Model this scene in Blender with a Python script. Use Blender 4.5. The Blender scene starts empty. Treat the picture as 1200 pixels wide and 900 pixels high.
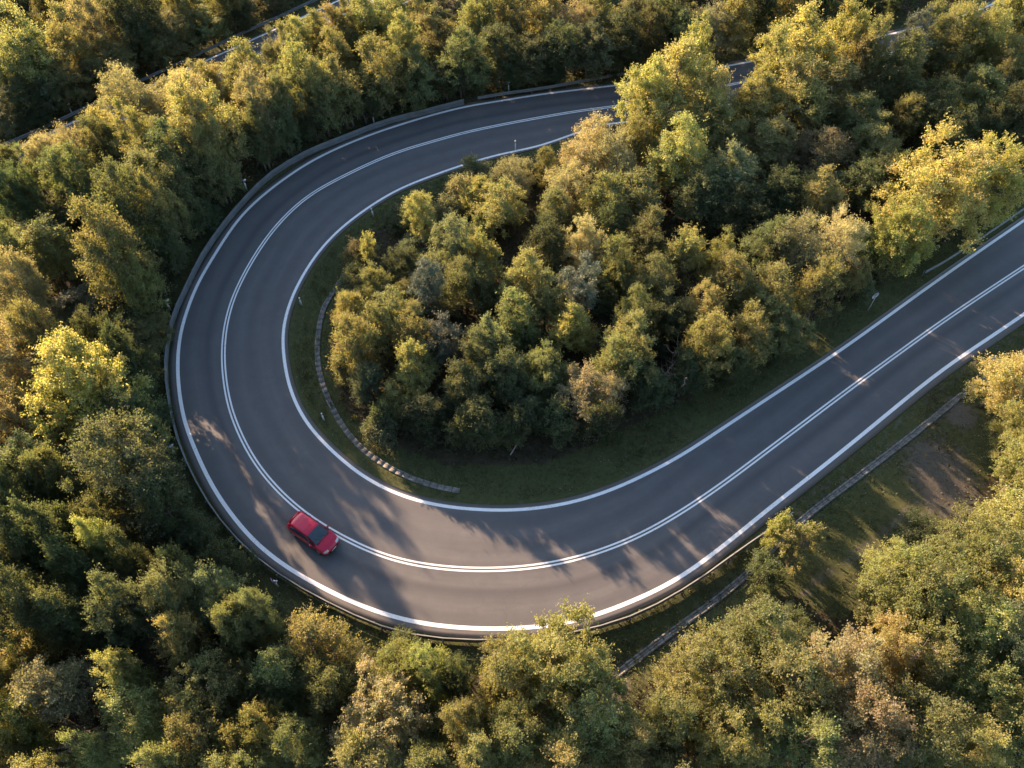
import bpy, math, random
import numpy as np

sc = bpy.context.scene
COL = sc.collection
rng = np.random.default_rng(7)
random.seed(7)

# ------------------------------------------------------------------ survey frame
# the photograph was surveyed with a simple pinhole: ground points are found from it
PW, PH, F = 1200.0, 900.0, 900.0
PITCH = math.radians(54.0)
CH = 48.7
SP, CP = math.sin(PITCH), math.cos(PITCH)

def at(px, py, z=0.0):
    u = (px - 600) / F; v = (py - 450) / F
    d = SP + v * CP
    k = (CH - z) / d
    return np.array([u * k, (CP - v * SP) * k, z])

def to_px(x, y, z=0.0):
    fy, fz = CP, -SP                     # forward
    ux, uy, uz = x, y, z - CH
    depth = uy * CP - uz * SP
    down = -(uy * SP + uz * CP)
    return 600 + F * ux / depth, 450 + F * down / depth, depth

# ------------------------------------------------------------------ helpers
def set_props(o, label=None, cat=None, group=None, kind=None):
    if label: o["label"] = label
    if cat: o["category"] = cat
    if group: o["group"] = group
    if kind: o["kind"] = kind
    return o

def empty(name, loc=(0, 0, 0), rz=0.0):
    o = bpy.data.objects.new(name, None)
    o.empty_display_size = 0.3
    o.location = loc; o.rotation_euler = (0, 0, rz)
    COL.objects.link(o)
    return o

def link(name, me, parent=None):
    o = bpy.data.objects.new(name, me)
    COL.objects.link(o)
    if parent is not None: o.parent = parent
    return o

def mesh_np(name, verts, quads=None, tris=None, mat=None, smooth=False):
    me = bpy.data.meshes.new(name)
    verts = np.asarray(verts, np.float32)
    faces = []
    if quads is not None and len(quads): faces.append(np.asarray(quads, np.int32))
    if tris is not None and len(tris): faces.append(np.asarray(tris, np.int32))
    nl = sum(f.size for f in faces); nf = sum(len(f) for f in faces)
    me.vertices.add(len(verts)); me.vertices.foreach_set('co', verts.ravel())
    me.loops.add(nl); me.polygons.add(nf)
    me.loops.foreach_set('vertex_index', np.concatenate([f.ravel() for f in faces]))
    starts = []; s = 0
    for f in faces:
        k = f.shape[1]; starts.append(s + np.arange(len(f)) * k); s += f.size
    me.polygons.foreach_set('loop_start', np.concatenate(starts).astype(np.int32))
    me.update(calc_edges=True)
    me.validate()
    if mat: me.materials.append(mat)
    if smooth:
        me.polygons.foreach_set('use_smooth', np.ones(nf, bool))
    return me

class MB:
    """collects shapes and links them as ONE mesh object"""
    def __init__(s): s.v = []; s.q = []; s.t = []; s.n = 0
    def add(s, v, q=(), t=()):
        v = np.asarray(v, float)
        for f in q: s.q.append([i + s.n for i in f])
        for f in t: s.t.append([i + s.n for i in f])
        s.v.append(v); s.n += len(v)
    def box(s, c, d, rz=0.0, tilt=0.0, taper=1.0):
        c = np.array(c, float); dx, dy, dz = [k / 2 for k in d]
        P = []
        for z, k in ((-dz, 1.0), (dz, taper)):
            for x, y in ((-dx, -dy), (dx, -dy), (dx, dy), (-dx, dy)):
                P.append([x * k, y * k, z])
        P = np.array(P)
        if tilt:
            ct, st = math.cos(tilt), math.sin(tilt)
            P = P @ np.array([[ct, 0, -st], [0, 1, 0], [st, 0, ct]])
        cr, sr = math.cos(rz), math.sin(rz)
        P = P @ np.array([[cr, sr, 0], [-sr, cr, 0], [0, 0, 1]])
        s.add(P + c, q=[(3, 2, 1, 0), (4, 5, 6, 7), (0, 1, 5, 4), (1, 2, 6, 5), (2, 3, 7, 6), (3, 0, 4, 7)])
    def tube(s, pts, rad, n=6, cap=True):
        pts = np.asarray(pts, float); rad = np.broadcast_to(rad, len(pts))
        up = np.array([0.31, 0.17, 0.94])
        V = []
        for i, p in enumerate(pts):
            t = pts[min(i + 1, len(pts) - 1)] - pts[max(i - 1, 0)]
            t = t / (np.linalg.norm(t) + 1e-9)
            a = np.cross(t, up)
            if np.linalg.norm(a) < 0.15: a = np.cross(t, [1, 0, 0])
            a /= np.linalg.norm(a); b = np.cross(t, a)
            for k in range(n):
                th = 2 * math.pi * k / n
                V.append(p + rad[i] * (math.cos(th) * a + math.sin(th) * b))
        Q = []
        for i in range(len(pts) - 1):
            for k in range(n):
                k2 = (k + 1) % n
                Q.append((i * n + k, i * n + k2, (i + 1) * n + k2, (i + 1) * n + k))
        T = []
        if cap:
            V.append(pts[0]); V.append(pts[-1]); c0 = len(V) - 2; c1 = len(V) - 1
            for k in range(n):
                k2 = (k + 1) % n
                T.append((c0, k2, k)); T.append((c1, (len(pts) - 1) * n + k, (len(pts) - 1) * n + k2))
        s.add(V, q=Q, t=T)
    def build(s, name, mat, parent=None, smooth=False):
        me = mesh_np(name, np.concatenate(s.v), s.q if s.q else None, s.t if s.t else None, mat, smooth)
        return link(name, me, parent)

# ------------------------------------------------------------------ materials
def new_mat(name):
    m = bpy.data.materials.new(name); m.use_nodes = True
    nt = m.node_tree
    return m, nt, nt.nodes['Principled BSDF']

def N(nt, t, **kw):
    n = nt.nodes.new(t)
    for k, v in kw.items():
        if k.startswith('i_'):
            n.inputs[k[2:].replace('_', ' ')].default_value = v
        else: setattr(n, k, v)
    return n

def ramp(nt, src, stops):
    r = N(nt, 'ShaderNodeValToRGB')
    el = r.color_ramp.elements
    while len(el) < len(stops): el.new(0.5)
    for e, (p, c) in zip(el, stops):
        e.position = p; e.color = (*c, 1) if len(c) == 3 else c
    nt.links.new(src, r.inputs[0])
    return r.outputs[0]

def noise(nt, vec, scale, detail=4, rough=0.6, dist=0.0):
    n = N(nt, 'ShaderNodeTexNoise'); n.inputs['Scale'].default_value = scale
    n.inputs['Detail'].default_value = detail; n.inputs['Roughness'].default_value = rough
    n.inputs['Distortion'].default_value = dist
    if vec is not None: nt.links.new(vec, n.inputs['Vector'])
    return n.outputs['Fac']

def mix(nt, fac, a, b, mode='MIX'):
    m = N(nt, 'ShaderNodeMix', data_type='RGBA', blend_type=mode)
    for s, v in ((m.inputs['Factor'], fac), (m.inputs['A'], a), (m.inputs['B'], b)):
        if hasattr(v, 'default_value') or hasattr(v, 'links'): nt.links.new(v, s)
        elif isinstance(v, (int, float)): s.default_value = v
        else: s.default_value = (*v, 1)
    return m.outputs['Result']

def math_n(nt, op, a, b=0.0, c=0.0):
    m = N(nt, 'ShaderNodeMath', operation=op)
    for s, v in zip(m.inputs, (a, b, c)):
        if isinstance(v, (int, float)): s.default_value = v
        else: nt.links.new(v, s)
    return m.outputs[0]

def bump(nt, bs, h, strength, dist=0.02):
    b = N(nt, 'ShaderNodeBump'); b.inputs['Strength'].default_value = strength
    b.inputs['Distance'].default_value = dist
    nt.links.new(h, b.inputs['Height']); nt.links.new(b.outputs[0], bs.inputs['Normal'])

def simple_mat(name, col, rough=0.6, metal=0.0, nscale=6.0, var=0.25, spec=0.5, bumpy=0.0):
    m, nt, bs = new_mat(name)
    tc = N(nt, 'ShaderNodeTexCoord')
    f = noise(nt, tc.outputs['Object'], nscale, 5)
    lo = [c * (1 - var) for c in col]; hi = [min(1, c * (1 + var)) for c in col]
    nt.links.new(ramp(nt, f, [(0.3, lo), (0.7, hi)]), bs.inputs['Base Color'])
    bs.inputs['Roughness'].default_value = rough; bs.inputs['Metallic'].default_value = metal
    bs.inputs['Specular IOR Level'].default_value = spec
    if bumpy: bump(nt, bs, f, bumpy)
    return m

# asphalt: UV = (metres across from the outer line, metres along)
def asphalt_mat():
    m, nt, bs = new_mat('asphalt')
    uv = N(nt, 'ShaderNodeUVMap'); uv.uv_map = 'along'
    tc = N(nt, 'ShaderNodeTexCoord')
    sep = N(nt, 'ShaderNodeSeparateXYZ'); nt.links.new(uv.outputs[0], sep.inputs[0])
    mp = N(nt, 'ShaderNodeMapping'); mp.inputs['Scale'].default_value = (1.0, 0.06, 1)
    nt.links.new(uv.outputs[0], mp.inputs[0])
    streak = noise(nt, mp.outputs[0], 1.6, 6, 0.65)
    big = noise(nt, tc.outputs['Object'], 0.10, 4, 0.6)
    med = noise(nt, tc.outputs['Object'], 0.8, 5, 0.65)
    fine = noise(nt, tc.outputs['Object'], 30.0, 3, 0.8)
    c = ramp(nt, streak, [(0.3, (0.064, 0.064, 0.066)), (0.5, (0.099, 0.097, 0.099)), (0.7, (0.136, 0.131, 0.130))])
    c = mix(nt, math_n(nt, 'MULTIPLY', big, 0.5), c, (0.125, 0.116, 0.111))
    c = mix(nt, 0.35, c, ramp(nt, med, [(0.3, (0.062, 0.060, 0.063)), (0.7, (0.128, 0.121, 0.119))]))
    # wheel tracks polished a little darker
    w = math_n(nt, 'SINE', math_n(nt, 'MULTIPLY', sep.outputs[0], 2 * math.pi / 1.75))
    w = math_n(nt, 'MULTIPLY', math_n(nt, 'ADD', w, 1.0), 0.5)
    c = mix(nt, math_n(nt, 'MULTIPLY', w, 0.42), c, (0.056, 0.055, 0.058))
    # longitudinal seam and old resurfacing band
    seamx = math_n(nt, 'ADD', sep.outputs[0], math_n(nt, 'MULTIPLY', noise(nt, mp.outputs[0], 0.7, 2), 0.5))
    d = math_n(nt, 'ABSOLUTE', math_n(nt, 'SUBTRACT', seamx, 2.55))
    s = N(nt, 'ShaderNodeMapRange'); s.inputs['From Min'].default_value = 0.45; s.inputs['From Max'].default_value = 0.02
    s.inputs['To Min'].default_value = 0.0; s.inputs['To Max'].default_value = 0.55
    nt.links.new(d, s.inputs['Value'])
    c = mix(nt, s.outputs[0], c, (0.042, 0.042, 0.046))
    # sparse cracks across
    vo = N(nt, 'ShaderNodeTexVoronoi', feature='DISTANCE_TO_EDGE'); vo.inputs['Scale'].default_value = 0.16
    wv = N(nt, 'ShaderNodeVectorMath', operation='ADD'); 
    ncol = N(nt, 'ShaderNodeTexNoise'); ncol.inputs['Scale'].default_value = 0.6; nt.links.new(tc.outputs['Object'], ncol.inputs['Vector'])
    sc_ = N(nt, 'ShaderNodeVectorMath', operation='SCALE'); sc_.inputs['Scale'].default_value = 2.2
    nt.links.new(ncol.outputs['Color'], sc_.inputs[0])
    nt.links.new(tc.outputs['Object'], wv.inputs[0]); nt.links.new(sc_.outputs[0], wv.inputs[1])
    nt.links.new(wv.outputs[0], vo.inputs['Vector'])
    cr = N(nt, 'ShaderNodeMapRange'); cr.inputs['From Min'].default_value = 0.012; cr.inputs['From Max'].default_value = 0.003
    nt.links.new(vo.outputs['Distance'], cr.inputs['Value'])
    crm = math_n(nt, 'MULTIPLY', cr.outputs[0], math_n(nt, 'GREATER_THAN', big, 0.5))
    c = mix(nt, math_n(nt, 'MULTIPLY', crm, 0.16), c, (0.04, 0.04, 0.045))
    c = mix(nt, 0.2, c, ramp(nt, fine, [(0.35, (0.04, 0.04, 0.042)), (0.65, (0.17, 0.16, 0.157))]))
    # dusty margin outside the edge lines
    at_ = N(nt, 'ShaderNodeAttribute'); at_.attribute_name = 'edge'
    e = math_n(nt, 'MULTIPLY', at_.outputs['Fac'], math_n(nt, 'ADD', med, 0.1))
    c = mix(nt, e, c, (0.115, 0.095, 0.075))
    nt.links.new(c, bs.inputs['Base Color'])
    nt.links.new(ramp(nt, streak, [(0.3, (0.62,) * 3), (0.7, (0.78,) * 3)]), bs.inputs['Roughness'])
    bs.inputs['Specular IOR Level'].default_value = 0.35
    bump(nt, bs, fine, 0.35, 0.01)
    return m

def paint_mat():
    m, nt, bs = new_mat('road_paint')
    tc = N(nt, 'ShaderNodeTexCoord')
    f = noise(nt, tc.outputs['Object'], 9.0, 6, 0.75)
    g = noise(nt, tc.outputs['Object'], 0.5, 3)
    k = math_n(nt, 'ADD', math_n(nt, 'MULTIPLY', f, 0.75), math_n(nt, 'MULTIPLY', g, 0.25))
    nt.links.new(ramp(nt, k, [(0.34, (0.30, 0.29, 0.28)), (0.43, (0.70, 0.69, 0.68)), (0.7, (0.83, 0.83, 0.83))]), bs.inputs['Base Color'])
    bs.inputs['Roughness'].default_value = 0.55
    return m

def ground_mat():
    m, nt, bs = new_mat('ground')
    tc = N(nt, 'ShaderNodeTexCoord')
    P = tc.outputs['Object']
    a = noise(nt, P, 0.35, 6, 0.65); b = noise(nt, P, 2.5, 6, 0.7); fi = noise(nt, P, 14.0, 4, 0.8)
    litter = ramp(nt, b, [(0.3, (0.030, 0.024, 0.015)), (0.55, (0.060, 0.045, 0.026)), (0.75, (0.10, 0.075, 0.045))])
    grass = ramp(nt, b, [(0.28, (0.030, 0.042, 0.012)), (0.5, (0.055, 0.075, 0.020)), (0.72, (0.105, 0.105, 0.035))])
    grass = mix(nt, math_n(nt, 'MULTIPLY', a, 0.45), grass, (0.10, 0.085, 0.045))
    dirt = ramp(nt, fi, [(0.3, (0.072, 0.063, 0.052)), (0.7, (0.140, 0.125, 0.106))])
    dirt = mix(nt, 0.35, dirt, ramp(nt, b, [(0.35, (0.055, 0.048, 0.038)), (0.65, (0.15, 0.132, 0.112))]))
    gw = N(nt, 'ShaderNodeAttribute'); gw.attribute_name = 'grass_w'
    dw = N(nt, 'ShaderNodeAttribute'); dw.attribute_name = 'dirt_w'
    def sharpen(w, k):
        s = math_n(nt, 'ADD', w, math_n(nt, 'MULTIPLY', math_n(nt, 'SUBTRACT', b, 0.5), k))
        r = N(nt, 'ShaderNodeMapRange'); r.inputs['From Min'].default_value = 0.35; r.inputs['From Max'].default_value = 0.65
        nt.links.new(s, r.inputs['Value']); return r.outputs[0]
    c = mix(nt, sharpen(gw.outputs['Fac'], 0.9), litter, grass)
    c = mix(nt, sharpen(dw.outputs['Fac'], 1.2), c, dirt)
    c = mix(nt, 0.25, c, ramp(nt, fi, [(0.35, (0.02, 0.02, 0.012)), (0.7, (0.13, 0.115, 0.07))]))
    nt.links.new(c, bs.inputs['Base Color'])
    bs.inputs['Roughness'].default_value = 0.95; bs.inputs['Specular IOR Level'].default_value = 0.15
    bump(nt, bs, math_n(nt, 'ADD', fi, b), 0.9, 0.08)
    return m

def leaf_mat(name, trans=0.52, spec=0.22, rough=0.6):
    m, nt, bs = new_mat(name)
    oi = N(nt, 'ShaderNodeObjectInfo')
    a = N(nt, 'ShaderNodeAttribute'); a.attribute_name = 'leafvar'
    sep = N(nt, 'ShaderNodeSeparateColor'); nt.links.new(a.outputs['Color'], sep.inputs[0])
    c = oi.outputs['Color']
    # leaf to leaf value, clump to clump hue
    val = N(nt, 'ShaderNodeMapRange'); val.inputs['To Min'].default_value = 0.72; val.inputs['To Max'].default_value = 1.4
    nt.links.new(sep.outputs[0], val.inputs['Value'])
    vm = N(nt, 'ShaderNodeVectorMath', operation='SCALE'); nt.links.new(c, vm.inputs[0]); nt.links.new(val.outputs[0], vm.inputs['Scale'])
    hs = N(nt, 'ShaderNodeHueSaturation')
    hue = N(nt, 'ShaderNodeMapRange'); hue.inputs['To Min'].default_value = 0.488; hue.inputs['To Max'].default_value = 0.532
    nt.links.new(sep.outputs[1], hue.inputs['Value'])
    sat = N(nt, 'ShaderNodeMapRange'); sat.inputs['To Min'].default_value = 0.46; sat.inputs['To Max'].default_value = 0.80
    nt.links.new(sep.outputs[2], sat.inputs['Value'])
    nt.links.new(hue.outputs[0], hs.inputs['Hue']); nt.links.new(sat.outputs[0], hs.inputs['Saturation'])
    nt.links.new(vm.outputs[0], hs.inputs['Color'])
    nt.links.new(hs.outputs[0], bs.inputs['Base Color'])
    bs.inputs['Roughness'].default_value = rough
    bs.inputs['Specular IOR Level'].default_value = spec
    tr = N(nt, 'ShaderNodeBsdfTranslucent')
    warm = mix(nt, 1.0, hs.outputs[0], (1.45, 1.38, 0.62), 'MULTIPLY')
    nt.links.new(warm, tr.inputs['Color'])
    ms = N(nt, 'ShaderNodeMixShader'); ms.inputs[0].default_value = trans
    nt.links.new(bs.outputs[0], ms.inputs[1]); nt.links.new(tr.outputs[0], ms.inputs[2])
    out = [n for n in nt.nodes if n.type == 'OUTPUT_MATERIAL'][0]
    nt.links.new(ms.outputs[0], out.inputs['Surface'])
    return m

M_ASPH = asphalt_mat(); M_PAINT = paint_mat(); M_GROUND = ground_mat()
M_LEAF = leaf_mat('leaves'); M_NEEDLE = leaf_mat('needles', 0.12, 0.3, 0.55)
M_BARK = simple_mat('bark', (0.11, 0.085, 0.062), 0.9, nscale=4, var=0.4, spec=0.2)
M_BARKP = simple_mat('pale_bark', (0.26, 0.21, 0.18), 0.85, nscale=4, var=0.3, spec=0.2)
M_STEEL = simple_mat('galvanised_steel', (0.125, 0.134, 0.138), 0.62, 0.25, nscale=1.2, var=0.22)
M_SIGN = simple_mat('sign_back', (0.42, 0.43, 0.44), 0.6, 0.1, nscale=3, var=0.12)
M_CONC = simple_mat('drain_stone', (0.165, 0.157, 0.143), 0.9, nscale=2.2, var=0.4, spec=0.2)
M_WHITE = simple_mat('white_plastic', (0.74, 0.74, 0.73), 0.45, nscale=8, var=0.08)
M_BLACK = simple_mat('black_plastic', (0.02, 0.02, 0.022), 0.5, nscale=8, var=0.2)
M_REFL = simple_mat('pink_reflector', (0.62, 0.36, 0.60), 0.25, nscale=8, var=0.1)
M_REFW = simple_mat('white_reflector', (0.80, 0.80, 0.84), 0.2, nscale=8, var=0.05)

# ------------------------------------------------------------------ road lines surveyed on the ground
O = [(1300,-62),(1230,-28),(1167,3),(1138,15),(1083,30),(1007,49),(940,62),(883,71.7),(840,80),(790,89),(755,95),(733,99),(690,104),(633,111),(590,118),(547,125),(507,135),(467,147),(432,159),(400,172),(365,189),(333,210),(307,230),(283,253),(266,276),(251,300),(238,321),(227,343),(218,368),(211,393),(208,433),(213,480),(220,506),(230,530),(241,555),(253,577),(268,599),(284,619),(300,637),(333,663),(367,683),(400,700),(433,714),(467,725),(492,730.5),(517,734),(558,737),(600,737),(634,734.5),(667,730),(700,720.5),(733,708),(767,693),(800,675),(850,638),(900,597),(950,558),(1000,518),(1100,437),(1183,380),(1290,306),(1420,216),(1600,92)]
C = [(730,123.5),(680,130),(633,138),(590,146),(547,155),(507,166),(467,178),(433,192),(400,208),(377,220),(357,233),(339,249),(323,266),(310,283),(300,298),(285,324),(273,350),(266,374),(262,400),(262,433),(268,473),(275,494),(283,513),(294,534),(307,553),(327,576),(350,597),(374,614),(400,629),(425,642),(450,652),(475,659),(500,663.5),(533,667),(567,668),(600,667),(633,663.5),(667,657),(700,647.5),(750,627.5),(800,599),(850,565),(900,527.5),(950,490),(1000,452.5),(1050,416),(1100,380),(1150,346),(1200,313),(1290,254),(1420,168),(1600,50)]
I = [(633,171),(590,180),(547,192),(507,206),(467,222),(432,243),(400,267),(385,282),(370,299),(358,318),(347,337),(339,357),(333,377),(331,395),(332,413),(335,436),(340,457),(348,476),(357,493),(377,517),(400,538.5),(416,552),(433,563.5),(450,572.5),(467,580),(492,588),(517,593.5),(558,597.5),(600,598.5),(634,595.5),(667,590),(700,580.5),(733,567.5),(767,551),(800,533),(850,500),(900,467),(950,434),(1000,400),(1083,340),(1137,302),(1200,258.5),(1290,196),(1420,106),(1600,-18)]

def ground_curve(pts, extra=None, step=0.5, smooth=9):
    P = np.array([at(*p)[:2] for p in pts])
    if extra is not None: P = np.concatenate([extra, P])
    return resample(P, step, smooth)

def resample(P, step=0.5, smooth=9):
    # Catmull-Rom then arc length, then a light moving average
    Q = []
    n = len(P)
    for i in range(n - 1):
        p0 = P[max(i - 1, 0)]; p1 = P[i]; p2 = P[i + 1]; p3 = P[min(i + 2, n - 1)]
        for t in np.linspace(0, 1, 12, endpoint=False):
            Q.append(0.5 * ((2 * p1) + (-p0 + p2) * t + (2 * p0 - 5 * p1 + 4 * p2 - p3) * t ** 2 + (-p0 + 3 * p1 - 3 * p2 + p3) * t ** 3))
    Q.append(P[-1]); Q = np.array(Q)
    for _ in range(2):
        s = np.concatenate([[0], np.cumsum(np.hypot(*np.diff(Q, axis=0).T))])
        L = np.arange(0, s[-1], step)
        Q = np.stack([np.interp(L, s, Q[:, k]) for k in (0, 1)], 1)
        if smooth > 1:
            pad = smooth // 2
            Z = np.concatenate([2 * Q[0] - Q[1:pad + 1][::-1], Q, 2 * Q[-1] - Q[-pad - 1:-1][::-1]])
            ker = np.hanning(smooth + 2)[1:-1]; ker /= ker.sum()
            Q = np.stack([np.convolve(Z[:, k], ker, 'valid') for k in (0, 1)], 1)
    return Q

def tangents(Q):
    t = np.gradient(Q, axis=0); return t / np.linalg.norm(t, axis=1)[:, None]
def normals(Q):
    t = tangents(Q); return np.stack([-t[:, 1], t[:, 0]], 1)

gO = ground_curve(O)
nO = normals(gO)
# inward side (towards the inner line) is found from the hairpin's focus
def nearest_on(Q, p):
    a = Q[:-1]; ab = Q[1:] - a
    t = np.clip(((p - a) * ab).sum(1) / (ab ** 2).sum(1), 0, 1)
    R = a + t[:, None] * ab
    d = np.hypot(*(R - p).T); i = d.argmin()
    return R[i], d[i], i
# start (upper right, hidden by trees) of the centre and inner lines: constant lane widths there
first = [gO[i] for i in range(len(gO)) if to_px(gO[i][0], gO[i][1])[0] > 760 and i < len(gO) // 2]
idx = [i for i in range(len(gO)) if to_px(gO[i][0], gO[i][1])[0] > 760 and i < len(gO) // 2]
t0 = np.array(tangents(gO))
side = np.sign(np.dot(at(600, 148)[:2] - nearest_on(gO, at(600, 148)[:2])[0], nO[nearest_on(gO, at(600, 148)[:2])[2]]))
nO = nO * side
exC = np.array([gO[i] + nO[i] * 3.35 for i in idx[::8]])
exI = np.array([gO[i] + nO[i] * 6.6 for i in range(len(gO)) if to_px(gO[i][0], gO[i][1])[0] > 655 and i < len(gO) // 2][::8])
gC = ground_curve(C, exC); gI = ground_curve(I, exI)

# second road in the top left corner
R2 = [(-260,295),(-120,237),(0,183),(97,138.5),(125,126.5),(190,95),(260,63),(310,40.5),(360,18),(403,-2),(470,-32),(560,-70)]
g2 = ground_curve(R2)
n2 = normals(g2)
if n2[len(g2) // 2][1] > 0: n2 = -n2       # towards the camera

def strip(left, right, z, name, mat, parent=None, kind=None, along=None, across0=0.0, ncross=6, skirt=True, edge=None):
    """sheet between two polylines with equal point count"""
    n = len(left); V = []; uvs = []; ed = []
    s = np.concatenate([[0], np.cumsum(np.hypot(*np.diff(left, axis=0).T))])
    ts = np.linspace(0, 1, ncross)
    for i in range(n):
        w = np.hypot(*(right[i] - left[i]))
        for t in ts:
            p = left[i] * (1 - t) + right[i] * t
            V.append((p[0], p[1], z)); uvs.append((t * w + across0, s[i]))
    Qd = []
    for i in range(n - 1):
        for k in range(ncross - 1):
            a = i * ncross + k
            Qd.append((a, a + 1, a + ncross + 1, a + ncross))
    V = np.array(V)
    # make it face up
    p = [V[j] for j in Qd[0]]
    if np.cross(p[1] - p[0], p[2] - p[0])[2] < 0: Qd = [q[::-1] for q in Qd]
    if skirt:
        m0 = len(V)
        low = V.copy(); low[:, 2] = z - 0.12
        V = np.concatenate([V, low[0::ncross], low[ncross - 1::ncross]])
        for i in range(n - 1):
            Qd.append((i * ncross, m0 + i, m0 + i + 1, (i + 1) * ncross))
            Qd.append((i * ncross + ncross - 1, m0 + n + i, m0 + n + i + 1, (i + 1) * ncross + ncross - 1))
        uvs = uvs + [uvs[i * ncross] for i in range(n)] + [uvs[i * ncross + ncross - 1] for i in range(n)]
    me = mesh_np(name, V, Qd, None, mat)
    uvl = me.uv_layers.new(name='along')
    li = np.zeros(len(me.loops), np.int32); me.loops.foreach_get('vertex_index', li)
    uvl.data.foreach_set('uv', np.array(uvs, np.float32)[li].ravel())
    if edge is not None:
        a = me.attributes.new('edge', 'FLOAT', 'POINT')
        arr = np.zeros(len(V), np.float32)
        e = np.array(edge, np.float32)
        for i in range(n): arr[i * ncross:(i + 1) * ncross] = e
        arr[n * ncross:] = 1
        a.data.foreach_set('value', arr)
    o = link(name, me, parent)
    if kind: o['kind'] = kind
    return o

def pair(A, B):
    """for each A point the nearest point on B, kept monotone"""
    out = []
    for p in A: out.append(nearest_on(B, p)[0])
    out = np.array(out)
    k = 9; ker = np.hanning(k + 2)[1:-1]; ker /= ker.sum()
    Z = np.concatenate([np.repeat(out[:1], k // 2, 0), out, np.repeat(out[-1:], k // 2, 0)])
    return np.stack([np.convolve(Z[:, j], ker, 'valid') for j in (0, 1)], 1)

ROAD_Z = 0.03
inn = pair(gO, gI)
u_in = (inn - gO); w_in = np.linalg.norm(u_in, axis=1)[:, None]; u_in = u_in / w_in
edgeL = gO - u_in * 0.62; edgeR = inn + u_in * 0.40
# custom cross positions so that the margins get their own dusty attribute
def road_sheet():
    n = len(gO); cols = []
    fr = [(-0.62, 'o'), (-0.32, 'o'), (-0.1, 'o'), (0.2, 'f'), (0.4, 'f'), (0.6, 'f'), (0.8, 'f'), (0.1, 'i'), (0.4, 'i')]
    for d, k in fr:
        if k == 'o': cols.append(gO + u_in * d)
        elif k == 'f': cols.append(gO * (1 - d) + inn * d)
        else: cols.append(inn + u_in * d)
    nc = len(cols)
    V = np.zeros((n, nc, 3)); UV = np.zeros((n, nc, 2))
    s = np.concatenate([[0], np.cumsum(np.hypot(*np.diff(gO, axis=0).T))])
    for j, c in enumerate(cols):
        V[:, j, :2] = c; V[:, j, 2] = ROAD_Z
        UV[:, j, 0] = ((c - gO) * u_in).sum(1); UV[:, j, 1] = s
    E = np.zeros((n, nc)); E[:, 0] = 1.0; E[:, 1] = 0.55; E[:, -1] = 0.9
    V = V.reshape(-1, 3); Q = []
    for i in range(n - 1):
        for j in range(nc - 1):
            a = i * nc + j; Q.append((a, a + 1, a + nc + 1, a + nc))
    p = [V[j] for j in Q[0]]
    if np.cross(p[1] - p[0], p[2] - p[0])[2] < 0: Q = [q[::-1] for q in Q]
    m0 = len(V); low = V.copy(); low[:, 2] -= 0.15
    V = np.concatenate([V, low[0::nc], low[nc - 1::nc]])
    for i in range(n - 1):
        Q.append((i * nc, m0 + i, m0 + i + 1, (i + 1) * nc))
        Q.append((i * nc + nc - 1, m0 + n + i, m0 + n + i + 1, (i + 1) * nc + nc - 1))
    me = mesh_np('road', V, Q, None, M_ASPH)
    UV = UV.reshape(-1, 2); UV = np.concatenate([UV, UV[0::nc], UV[nc - 1::nc]])
    E = E.reshape(-1); E = np.concatenate([E, np.ones(2 * n)])
    uvl = me.uv_layers.new(name='along')
    li = np.zeros(len(me.loops), np.int32); me.loops.foreach_get('vertex_index', li)
    uvl.data.foreach_set('uv', UV.astype(np.float32)[li].ravel())
    a = me.attributes.new('edge', 'FLOAT', 'POINT'); a.data.foreach_set('value', E.astype(np.float32))
    o = link('road', me); o['kind'] = 'structure'
    return o
road = road_sheet()

def paint_line(Q, off, w, name, parent, z=ROAD_Z + 0.004):
    nn = normals(Q)
    L = Q + nn * (off - w / 2); R = Q + nn * (off + w / 2)
    o = strip(L, R, z, name, M_PAINT, parent, skirt=False, ncross=2)
    return o
paint_line(gO, 0, 0.27, 'edge_line', road)
paint_line(gI, 0, 0.24, 'edge_line', road)
paint_line(gC, -0.12, 0.125, 'centre_line', road)
paint_line(gC, 0.12, 0.125, 'centre_line', road)

road2 = strip(g2 - n2 * 0.35, g2 + n2 * 6.6, ROAD_Z, 'road', M_ASPH, None, 'structure', across0=-0.3, ncross=5, edge=[1, .1, 0, 0, .5])
paint_line(g2, 0, 0.26, 'edge_line', road2)
paint_line(g2 + n2 * 6.2, 0, 0.24, 'edge_line', road2)
paint_line(g2 + n2 * 3.1, -0.12, 0.12, 'centre_line', road2)
paint_line(g2 + n2 * 3.1, 0.12, 0.12, 'centre_line', road2)

# ------------------------------------------------------------------ distance to asphalt, terrain height
MID1 = (gO + inn) / 2; HW1 = (w_in[:, 0] / 2)
MID2 = g2 + n2 * 3.1
def road_dist(x, y):
    """metres from the asphalt edge (negative on the road)"""
    x = np.atleast_1d(x).astype(float); y = np.atleast_1d(y).astype(float)
    out = np.full(x.shape, 1e9)
    for M, hw in ((MID1[::2], HW1[::2]), (MID2[::3], np.full(len(MID2[::3]), 3.5))):
        for c in range(0, len(x), 20000):
            dx = x[c:c + 20000, None] - M[None, :, 0]; dy = y[c:c + 20000, None] - M[None, :, 1]
            d = np.sqrt(dx * dx + dy * dy) - hw[None, :]
            out[c:c + 20000] = np.minimum(out[c:c + 20000], d.min(1))
    return out - 0.5

def fnoise(x, y, seed=0):
    r = np.random.default_rng(seed); v = 0
    for k in range(5):
        f = 0.06 * 1.9 ** k; a = r.uniform(0, 6.28, 4); g = r.uniform(0.6, 1.4, 4)
        v = v + (np.sin(f * g[0] * x + f * 0.8 * g[1] * y + a[0]) * np.cos(f * g[2] * y - f * 0.6 * g[3] * x + a[1])) / 1.5 ** k
    return v

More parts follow.
